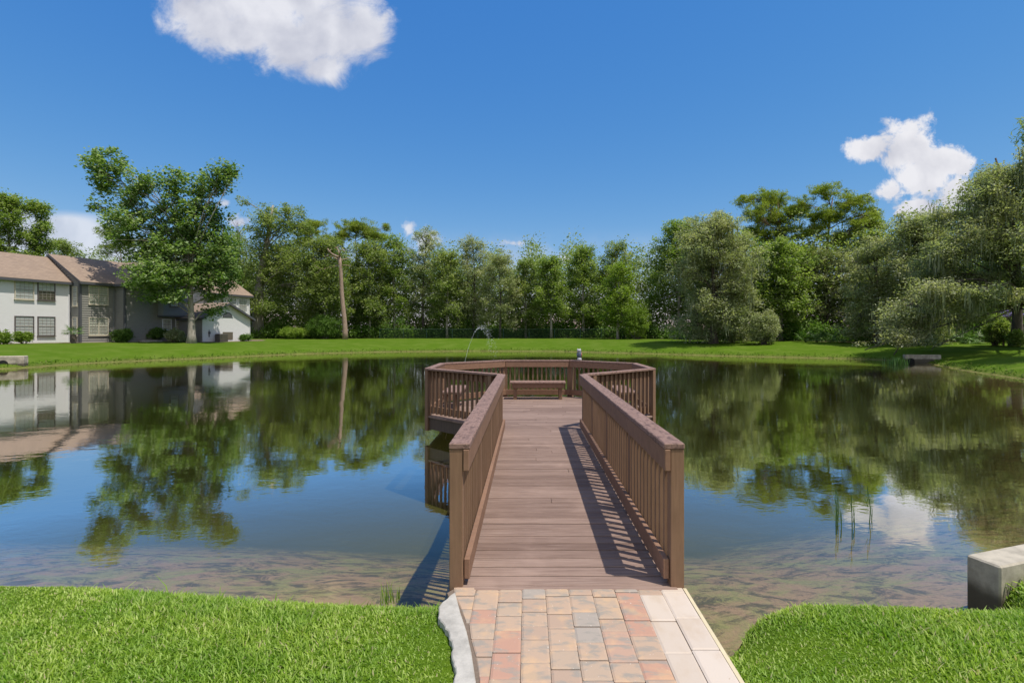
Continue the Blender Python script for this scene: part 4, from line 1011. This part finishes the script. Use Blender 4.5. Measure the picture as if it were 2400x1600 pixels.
# bare twig tree tops
for (px, py, D, lab, base) in ((560, 545, 77, 'bare reddish twiggy tree top above the white annex roof', 800), (1095, 610, 80, 'leafless grey tree top sticking out right of the fountain jet', 800)):
    x = (px - CX) * D / F; z = CAMZ - (py - HY) * D / F; b0 = gz(x, D); t = empty('bare_tree', (x, D, b0), lab, 'tree')
    m = MB(); m.tube([(x, D, b0 - .1), (x + .2, D, (b0 + z) / 2), (x, D, z)], [.16, .12, .08], 7); m.build('trunk', BARK_D, t)
    m = MB(); rg = np.random.default_rng(px)
    for k in range(12):
        a = Vector((x, D, z - rg.random() * 2)); d = Vector((rg.normal() * .8, rg.normal() * .5, 1.1 + rg.random())).normalized() * (1.4 + rg.random() * 1.6)
        pts = limb(m, a, a + d, .05, .015, rg, -.05, 4, 4)
        for q in pts[2:]: limb(m, q, q + Vector((rg.normal(), rg.normal(), 1.0)).normalized() * (.5 + rg.random() * .7), .018, .007, rg, 0, 3, 2)
    m.build('branches', L_TWG if px == 560 else BARK_G, t)

# --- second row: one mass behind the first trees
def mass(name, label, cat, pts_fn, n, per, size, mat, seed, slim=.6, sub=.8):
    rng = np.random.default_rng(seed); S = pts_fn(rng, n); k = rng.poisson(per, n).clip(2); I = np.repeat(np.arange(n), k)
    L = S[I] + rng.normal(size=(len(I), 3)) * np.array([sub, sub, sub * .8])
    V_, F_ = leaf_quads(rng, L, size * (.6 + .8 * rng.random(len(L))), .4, slim)
    o = np_mesh(name, V_, F_, mat); tag(o, label, cat, kind='stuff'); return o
def row2(rng, n):
    x = rng.uniform(-78, 100, n); base = np.interp(x, np.append(tlx, 110), np.append(tly, 12)) + 5
    y = base + rng.uniform(0, 14, n)
    top = 11.6 + 1.0 * np.sin(x * .31) + 1.2 * np.sin(x * .83 + 1) + 1.0 * np.sin(x * 1.9) + (x > 14) * 1.0 + (x > 50) * 3 + (x < -22) * 1.0
    top = top + np.exp(-(x / 17.0) ** 4) * (1.6 + 1.3 * np.sin(x * .95 + .6) + .8 * np.sin(x * 2.3))
    z = .8 + rng.random(n) ** 1.05 * top
    return np.stack([x, y, z], 1)
mass('background_wood', 'shaded wood closing the gaps behind the first row of trees', 'wood', row2, 12500, 36, .34, L_OAK, 77)
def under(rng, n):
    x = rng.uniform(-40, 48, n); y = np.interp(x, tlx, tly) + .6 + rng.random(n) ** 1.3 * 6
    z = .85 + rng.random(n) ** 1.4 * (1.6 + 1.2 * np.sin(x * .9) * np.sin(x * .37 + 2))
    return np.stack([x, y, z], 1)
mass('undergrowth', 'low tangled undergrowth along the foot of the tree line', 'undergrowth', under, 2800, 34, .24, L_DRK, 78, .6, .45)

# --- shrubs that stand out
def shrub(name, label, px, py, rx, ry, D, kind, seed, cat='shrub', group=None, dens=1.5, boxy=False, sub=None, n=7):
    rng = np.random.default_rng(seed); s = D / F; c = P(px, py, D); bz = gz(c.x, D)
    root = empty(name, (c.x, D, bz), label, cat, group); lm, bk, ls, per, sr, slim = KIND[kind]
    sr = .16 if sub is None else sub; VV = []; FF = []; off = 0; tw = MB()
    zt = c.z + ry * s; hz = (zt - bz) / 2
    for i in range(n):
        if n == 1: cc_ = np.array([c.x, D, bz + hz]); rad = np.array([rx * s, rx * s * .8, hz])
        else:
            cc_ = np.array([c.x + rng.uniform(-.62, .62) * rx * s, D + rng.uniform(-.4, .4) * rx * s, bz + hz * rng.uniform(.75, 1.25)]); rad = np.array([rx * s * .42, rx * s * .42, hz * .72])
        ns = int(26 * dens); S, L = clumps(rng, cc_, rad, ns, 40, sr, .9, .6)
        if boxy: L[:, 2] = np.minimum(L[:, 2], zt + rng.normal(size=len(L)) * .03)
        L = L[L[:, 2] > bz + .03]; V_, F_ = leaf_quads(rng, L, .12 * (.6 + .8 * rng.random(len(L))) * (1 if kind != 'syc' else 1.4), .5, .6); VV.append(V_); FF.append(F_ + off); off += len(V_)
        for k in range(4): limb(tw, (cc_[0] * .3 + c.x * .7, cc_[1] * .3 + D * .7, bz - .03), cc_ + rng.normal(size=3) * .12, .03, .012, rng, 0, 4, 3)
    tw.build('stem', BARK_D, root); np_mesh('foliage', np.concatenate(VV), np.concatenate(FF), lm, root); return root
shrub('boxwood', 'clipped round bush at the left edge below the white bay', 2, 787, 21, 15, 41.3, 'lim', 501, group='clipped bushes at the white bay', boxy=True, n=3)
shrub('boxwood', 'clipped round bush under the lower left window of the white bay', 57, 789, 15, 12, 42.6, 'lim', 502, group='clipped bushes at the white bay', boxy=True, n=3)
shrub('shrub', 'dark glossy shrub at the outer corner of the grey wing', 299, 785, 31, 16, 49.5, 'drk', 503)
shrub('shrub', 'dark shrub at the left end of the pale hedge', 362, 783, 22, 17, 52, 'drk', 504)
shrub('hedge', 'pale variegated hedge left of the big tree trunk', 405, 785, 32, 17, 51, 'olv', 505, cat='hedge', boxy=True)
shrub('shrub', 'small spiky shrub at the right corner of the white annex', 574, 791, 15, 8, 56.5, 'drk', 506, n=3)
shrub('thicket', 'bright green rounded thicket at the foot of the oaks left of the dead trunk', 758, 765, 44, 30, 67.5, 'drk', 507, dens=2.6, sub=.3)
shrub('thicket', 'light green low thicket between the oak trunk and the bright one', 690, 782, 34, 16, 67, 'lim', 508, dens=1.8, sub=.25)
shrub('thicket', 'tall yellow-green bush against the tree line right of the owl statue', 1492, 745, 34, 44, 66, 'lim', 509, dens=2.6, sub=.3)
shrub('thicket', 'grey-green bush drooping onto the lawn below the olive oak', 1790, 760, 46, 36, 50.5, 'olv', 510, dens=3, sub=.3)
shrub('thicket', 'leafy green bush left of the purple flowers', 2330, 765, 30, 34, 40.5, 'brd', 511, dens=2.2, sub=.2)
shrub('thicket', 'low green bush at the right edge below the purple flowers', 2392, 785, 22, 18, 38.5, 'brd', 512, dens=1.6, sub=.2, n=4)
L_PURP = mat_leaf('purple_bloom', (.20, .12, .50), (.32, .22, .68), (.50, .42, .82), .2, 0)
KIND['pur'] = (L_PURP, BARK_D, .2, 40, .3, .6)
D = 44; c = P(2385, 735, D)
pt = empty('flowering_shrub', (c.x, D, gz(c.x, D)), 'purple flowering bush in the shade under the mossy oak', 'shrub')
rng = np.random.default_rng(5); S, L = clumps(rng, np.array([c.x, D, c.z]), np.array([1.4, .9, .42]), 26, 30, .22, .5, .3)
V_, F_ = leaf_quads(rng, L, .11 * (.6 + .8 * rng.random(len(L))), .4, .7); np_mesh('flowers', V_, F_, L_PURP, pt)
m = MB()
for k in range(7): limb(m, (c.x + rng.normal() * .25, D, gz(c.x, D) - .05), (c.x + rng.uniform(-1.1, 1.1), D + rng.normal() * .4, c.z), .07, .03, rng, 0, 5, 4)
m.build('stem', BARK_D, pt)

# --- palmettos
def palm_fan(mb_v, mb_f, base, dirv, L, rng, nseg=11, spread=2.2):
    """fan leaf: slim folded blades radiating from the petiole end"""
    d = Vector(dirv).normalized(); s = d.cross(Vector((0, 0, 1))); s = s.normalized() if s.length > .1 else Vector((1, 0, 0)); up = s.cross(d).normalized(); c = Vector(base)
    for k in range(nseg):
        a = (k / (nseg - 1) - .5) * spread; v = (d * math.cos(a) + s * math.sin(a)).normalized(); v = (v + Vector((0, 0, -.12 - .25 * abs(a)))).normalized()
        w = v.cross(up).normalized() * (.028 * L / .7); l = L * (1 - .25 * abs(a) / 1.1) * rng.uniform(.9, 1.1); b = len(mb_v)
        mb_v += [tuple(c), tuple(c + v * l * .45 + w), tuple(c + v * l + Vector((0, 0, -.1 * L))), tuple(c + v * l * .45 - w)]; mb_f.append((b, b + 1, b + 2, b + 3))
def palmetto(x, y, h, seed, label, name='palmetto', group='palmettos at the foot of the trees', n=11, L=.6, trunk=0):
    rng = random.Random(seed); bz = gz(x, y); root = empty(name, (x, y, bz), label, 'palm', group); st = MB(); lv = MB(); hz = trunk
    if trunk:
        m = MB(); m.tube([(x, y, bz - .1), (x + .03, y, bz + trunk * .5), (x, y, bz + trunk)], [.17, .20, .15], 10)
        for k in range(26):
            a = k * 2.4; z = bz + trunk * (k / 26); q = Vector((x + math.cos(a) * .17, y + math.sin(a) * .17, z)); m.tube([q, q + Vector((math.cos(a) * .10, math.sin(a) * .10, .14))], [.035, .012], 4)
        m.build('trunk', BARK_D, root)
    for k in range(n):
        a = k * 2.399 + rng.random(); el = rng.uniform(.25, 1.25); d = Vector((math.cos(a) * math.cos(el), math.sin(a) * math.cos(el), math.sin(el))); pl = h * rng.uniform(.55, .85)
        p0 = Vector((x, y, bz + hz)); p1 = p0 + d * pl; st.tube([p0, p0.lerp(p1, .5) + Vector((0, 0, .04)), p1], [.014, .011, .008], 4)
        palm_fan(lv.v, lv.f, p1, d + Vector((0, 0, -.25)), L * rng.uniform(.85, 1.15), rng)
    st.build('stalks', L_PALM, root); lv.build('fronds', L_PALM, root)
c = P(172, 770, 45.2)
palmetto(c.x, 45.2, .75, 31, 'small fan palm with a stubby trunk against the corner of the white bay', name='fan_palm', group=None, n=16, L=.62, trunk=.75)
for k, (px, D, h, lab) in enumerate(((1888, 52.2, 1.2, 'palmetto clump below the right tall pine, leftmost of its row'), (1915, 51.8, 1.1, 'palmetto clump second from the left under the right tall pine'),
        (1945, 51.2, 1.3, 'palmetto clump just right of the tall pine trunk'), (1978, 50.6, 1.2, 'palmetto clump in the middle of the sunny gap'), (2010, 49.8, 1.1, 'palmetto clump next left of the drooping oak foliage'),
        (2040, 49.2, 1.1, 'palmetto clump half behind the drooping oak foliage'), (2175, 46.5, 1.0, 'palmetto clump behind the shaded headwall'), (2255, 45.5, 1.0, 'yellowish palmetto clump on the shady bank right of the headwall'),
        (1625, 63, 1.5, 'palmetto clump in the shadow below the olive oak'), (2290, 44, .9, 'low palmetto clump beside the pale litter patch'))):
    palmetto((px - CX) * D / F, D, h, 40 + k, lab, n=15, L=.85)

# --- green mesh fence in front of the tree line
def mat_mesh():
    m, n = newmat('green_mesh'); p = objc(n)
    w = n.noise(n.map(p, (1, 1, .3)), 2.5, 3, .6)
    d = n.n('ShaderNodeBsdfDiffuse', {'Color': (.022, .042, .026, 1)}).outputs[0]; t = n.n('ShaderNodeBsdfTransparent').outputs[0]
    x = n.n('ShaderNodeMixShader', {0: n.m('MULTIPLY_ADD', w, .22, .06), 1: t, 2: d}).outputs[0]; finish(n, x); return m
FX = [(890, 72.0), (1000, 72.8), (1120, 73.0), (1240, 73.0), (1360, 72.4), (1460, 71.0), (1540, 67)]
fp = [Vector(((px - CX) * D / F, D)) for px, D in FX]
fe = empty('mesh_fence', (fp[0].x, fp[0].y, gz(*fp[0])), 'long dark green chain-link fence at the foot of the tree line', 'fence')
mm = MB(); pp = []
for a, b in zip(fp[:-1], fp[1:]):
    n_ = max(2, round((b - a).length / 3)); 
    for k in range(n_): pp.append(a.lerp(b, k / n_))
    z = gz(*((a + b) / 2)); mm.obox((a + b) / 2, b - a, (b - a).length, .012, z - .1, z + 1.3)
mm.build('mesh_panel', mat_mesh(), fe)
M_FPOST = mat_simple('fence_green', (.02, .06, .05), .6)
for q in pp:
    m = MB(); z = gz(q.x, q.y); m.tube([(q.x, q.y - .03, z - .1), (q.x, q.y - .03, z + 1.36)], .03, 6); m.build('post', M_FPOST, fe)
m = MB()
for a, b in zip(fp[:-1], fp[1:]): z = gz(*((a + b) / 2)) + 1.33; m.tube([(a.x, a.y, z), (b.x, b.y, z)], .022, 6)
m.build('top_rail', M_FPOST, fe)
rl = empty('wooden_rail', P(2385, 777, 40), 'short pale timber rail in the shade under the mossy oak', 'rail')
q = P(2388, 777, 40); m = MB(); m.obox((q.x, q.y), (1, -.1), 2.6, .06, q.z - .03, q.z + .04); m.build('beam', W_CAP_X, rl)
for k in (-1, 1):
    m = MB(); m.obox((q.x + k * 1.1, q.y - k * .11), (1, -.1), .09, .09, gz(q.x, q.y) - .1, q.z - .031); m.build('post', W_CAP_X, rl)

# ------------------------------------------------------------------ fountain jet
def mat_drop():
    m, n = newmat('spray'); a = n.n('ShaderNodeBsdfTransparent').outputs[0]
    b = princ(n, Base_Color=(.85, .9, .92, 1), Roughness=.15); finish(n, n.n('ShaderNodeMixShader', {0: .42, 1: a, 2: b}).outputs[0]); return m
M_SPRAY = mat_drop(); D = 30.0
x0 = (1086 - CX) * D / F; xa = (1127 - CX) * D / F; za = CAMZ - (767 - HY) * D / F
fj = empty('fountain_jet', (x0, D, WL), 'thin arcing jet of water from the pond behind the platform', 'fountain')
def arc(t): x = x0 + (xa - x0) * t; return Vector((x, D, WL + (za - WL) * (1 - (1 - t) ** 2)))
rng = np.random.default_rng(12); m = MB(); ts = np.linspace(0, .92, 30)
m.tube([arc(t) + Vector(rng.normal(size=3)) * .008 for t in ts], list(np.linspace(.010, .006, 30)), 6); m.build('stream', M_SPRAY, fj, smooth=True)
m = MB()
for k in range(240):
    t = rng.beta(2.2, 1.6) * 1.35 + .55; t = min(t, 1.98); sp = .02 + .16 * max(0, t - .8); p = arc(t) + Vector((rng.normal() * sp, rng.normal() * sp, rng.normal() * sp))
    if p.z < WL: continue
    r_ = rng.uniform(.006, .016); h = [Vector((r_, 0, 0)), Vector((0, r_, 0)), Vector((-r_, 0, 0)), Vector((0, -r_, 0)), Vector((0, 0, r_ * 1.8)), Vector((0, 0, -r_ * 1.8))]
    for a, b, c_ in ((0, 1, 4), (1, 2, 4), (2, 3, 4), (3, 0, 4), (1, 0, 5), (2, 1, 5), (3, 2, 5), (0, 3, 5)): m.poly([p + h[a], p + h[b], p + h[c_]])
o = m.build('droplets', M_SPRAY, fj)
m = MB(); m.tube([(x0, D, WL - .5), (x0, D, WL + .03)], .04, 8); m.build('nozzle', M_BLACK, fj)

# ------------------------------------------------------------------ reeds and bank plants
def reed_stems(name, label, px, D, hs, group, seed, bend=.05, lower=0):
    rng = np.random.default_rng(seed); x = (px - CX) * D / F; root = empty(name, (x, D, WL), label, 'reed', group); m = MB()
    for (ox_, oy_, h, lean) in hs:
        b = Vector((x + ox_, D + oy_, WL - .12)); t = Vector((x + ox_ + lean, D + oy_ + lean * .3, WL + h)); m.tube([b, b.lerp(t, .5) + Vector((rng.normal() * bend * .3, 0, 0)), t], [.0065, .005, .002], 5)
        # sheath leaves
        for k in range(3):
            q = b.lerp(t, .55 + .12 * k); w = Vector((.004, 0, 0)); tip = q + Vector((rng.normal() * .02, 0, .10 + .05 * rng.random())); m.poly([q - w, q + w, tip])
    m.build('stems', L_REED, root)
g_ = 'reeds in the shallow water'
# water level row at y=1228: dy = 451 -> D = 5.75
reed_stems('reed', 'left of the three reed tufts standing in the shallows on the right', 1961, 5.75, [(-.01, 0, .40, .0), (.018, .02, .34, .01), (.04, .05, .16, -.01)], g_, 1)
reed_stems('reed', 'middle reed tuft in the shallows, with thin shoots around it', 1998, 5.62, [(0, 0, .42, -.02), (.02, .02, .20, .01), (-.10, .05, .16, .01)], g_, 2)
reed_stems('reed', 'right reed, a single stalk in front of the cloud reflection', 2036, 5.8, [(0, 0, .42, -.02), (.10, .1, .10, .01)], g_, 3)
def tuft(name, label, x, y, z, n, h, spread, seed, mat, cat, wid=.008, group=None):
    rng = np.random.default_rng(seed); root = empty(name, (x, y, z), label, cat, group); m = MB()
    for k in range(n):
        b = Vector((x + rng.normal() * spread, y + rng.normal() * spread, z - .03)); l = h * (.5 + .6 * rng.random()); a = rng.random() * 6.28; ln = rng.random() * .45 * l
        t = b + Vector((math.cos(a) * ln, math.sin(a) * ln, l)); s_ = Vector((math.cos(a + 1.57), math.sin(a + 1.57), 0)) * wid; md = b.lerp(t, .5) + Vector((0, 0, l * .08))
        m.poly([b - s_, b + s_, md + s_ * .8, md - s_ * .8]); m.poly([md - s_ * .8, md + s_ * .8, t])
    m.build('blades', mat, root); return root
c = P(2122, 850, 33.5); tuft('grass_tuft', 'bright green tuft of water grass before the shaded headwall', c.x, 34.2, WL, 170, .55, .26, 9, L_REED, 'grass tuft', .02)
tuft('weed', 'small spindly weed at the water edge left of the brick path', -.92, 3.46, -.10, 26, .15, .028, 10, L_LIM, 'weed', .003)
# shrubby tuft over the foreground headwall
rng = np.random.default_rng(60)
gb = empty('ground_shrub', (4.0, 3.62, -.05), 'low leafy shrub spilling over the foreground headwall', 'shrub')
C = np.stack([rng.uniform(3.44, 5.4, 2600), rng.normal(3.62, .09, 2600), rng.uniform(-.24, -.02, 2600)], 1); C[:, 1] += (C[:, 0] - 3.4) * .26
C[:, 2] -= .12 * np.exp(-(C[:, 0] - 3.44) * 3)
V_, F_ = leaf_quads(rng, C, .035 * (.6 + .8 * rng.random(len(C))), .6, .45); np_mesh('foliage', V_, F_, L_GRS, gb)
m = MB()
for k in range(40): limb(m, C[k * 3] * (1, 1, 0) + (0, 0, -.25), C[k * 3], .004, .002, rng, 0, 3, 2)
m.build('stem', BARK_D, gb)

# ------------------------------------------------------------------ foreground lawn blades
def lawn(name, label, x0, x1, y0, y1, n, h, wid, seed, mat, zmin=-.30):
    rng = np.random.default_rng(seed); x = rng.uniform(x0, x1, n); y = rng.uniform(y0, y1, n); z, sd = ground_z(x, y)
    pl = np.interp(y, [2.3, 2.48, 2.66, 2.72, 2.92, 3.04, 3.18, 3.30, 3.42], [-.356, -.352, -.388, -.40, -.462, -.530, -.548, -.50, -.47]) + rng.normal(size=n) * .014
    ok = (z > zmin) & (sd > .03) & ~((x > pl) & (x < 1.062) & (y < 3.43))
    ok &= ~((x > 3.36) & (y > 3.66 + (x - 3.4) * .32))
    x, y, z = x[ok], y[ok], z[ok]; n = len(x)
    patchy = .72 + .42 * np.sin(x * 2.3 + 1.3 * np.sin(y * 1.9)) * np.sin(y * 3.1 + x)
    L = h * (.55 + .75 * rng.random(n)) * patchy; tall = rng.random(n) < .010; L[tall] *= 1.9; sde = pond_sd(x, y); L *= 1 + .75 * np.exp(-sde / .12) * rng.random(n); far_ = (sde < .22) & (rng.random(n) < .03); L[far_] *= 1.8
    a = rng.random(n) * 2 * math.pi; ln = L * (.25 + .75 * rng.random(n)); d = np.stack([np.cos(a), np.sin(a), np.zeros(n)], 1); s = np.stack([-np.sin(a), np.cos(a), np.zeros(n)], 1) * (wid * (.6 + .7 * rng.random(n)))[:, None]
    b = np.stack([x, y, z - .01], 1); up = np.zeros((n, 3)); up[:, 2] = 1
    hh = np.sqrt(np.maximum(L * L - ln * ln * .6, (.3 * L) ** 2))
    m1 = b + d * (ln * .28)[:, None] + up * (hh * .62)[:, None]; t = b + d * ln[:, None] + up * hh[:, None]
    V_ = np.stack([b - s * .8, b + s * .8, m1 + s, m1 - s, m1 - s, m1 + s, t + s * .12, t - s * .12], 1).reshape(-1, 3)
    # share the island: weld middle by indexing
    base = np.arange(n)[:, None] * 8
    F_ = np.concatenate([base + [0, 1, 2, 3], base + [3, 2, 6, 7]], 0)
    o = np_mesh(name, V_, F_, mat); tag(o, label, 'grass', kind='stuff'); return o
lawn('lawn_grass', 'short bright green lawn grass left of the brick path', -5.6, -.33, 1.2, 3.85, 185000, .044, .0035, 70, L_GRS)
lawn('lawn_grass', 'short bright green lawn grass right of the brick path', 1.05, 5.8, 1.2, 4.6, 160000, .036, .0036, 71, L_GRS)
# far bank: coarse tufts on the lawn so its edge is not a clean line
rng = np.random.default_rng(90); n = 420000
x = rng.uniform(-48, 34, n); y = rng.uniform(14, 74, n); z, sd = ground_z(x, y)
ok = (sd > .02) & (sd < .9) & (rng.random(n) < np.exp(-sd / .35)); ok &= (y > 16)
x, y, z = x[ok], y[ok], z[ok]; n = len(x); C = np.stack([x, y, z + .05], 1)
V_, F_ = leaf_quads(rng, C, .16 * (.6 + .8 * rng.random(n)), .1, .35)
L_FAR = mat_leaf('bank_grass', (.075, .150, .015), (.120, .225, .028), (.26, .26, .10), .3, .0, .5)
o = np_mesh('bank_grass', V_, F_, L_FAR); tag(o, 'tufty grass along the far waterline', 'grass', kind='stuff')
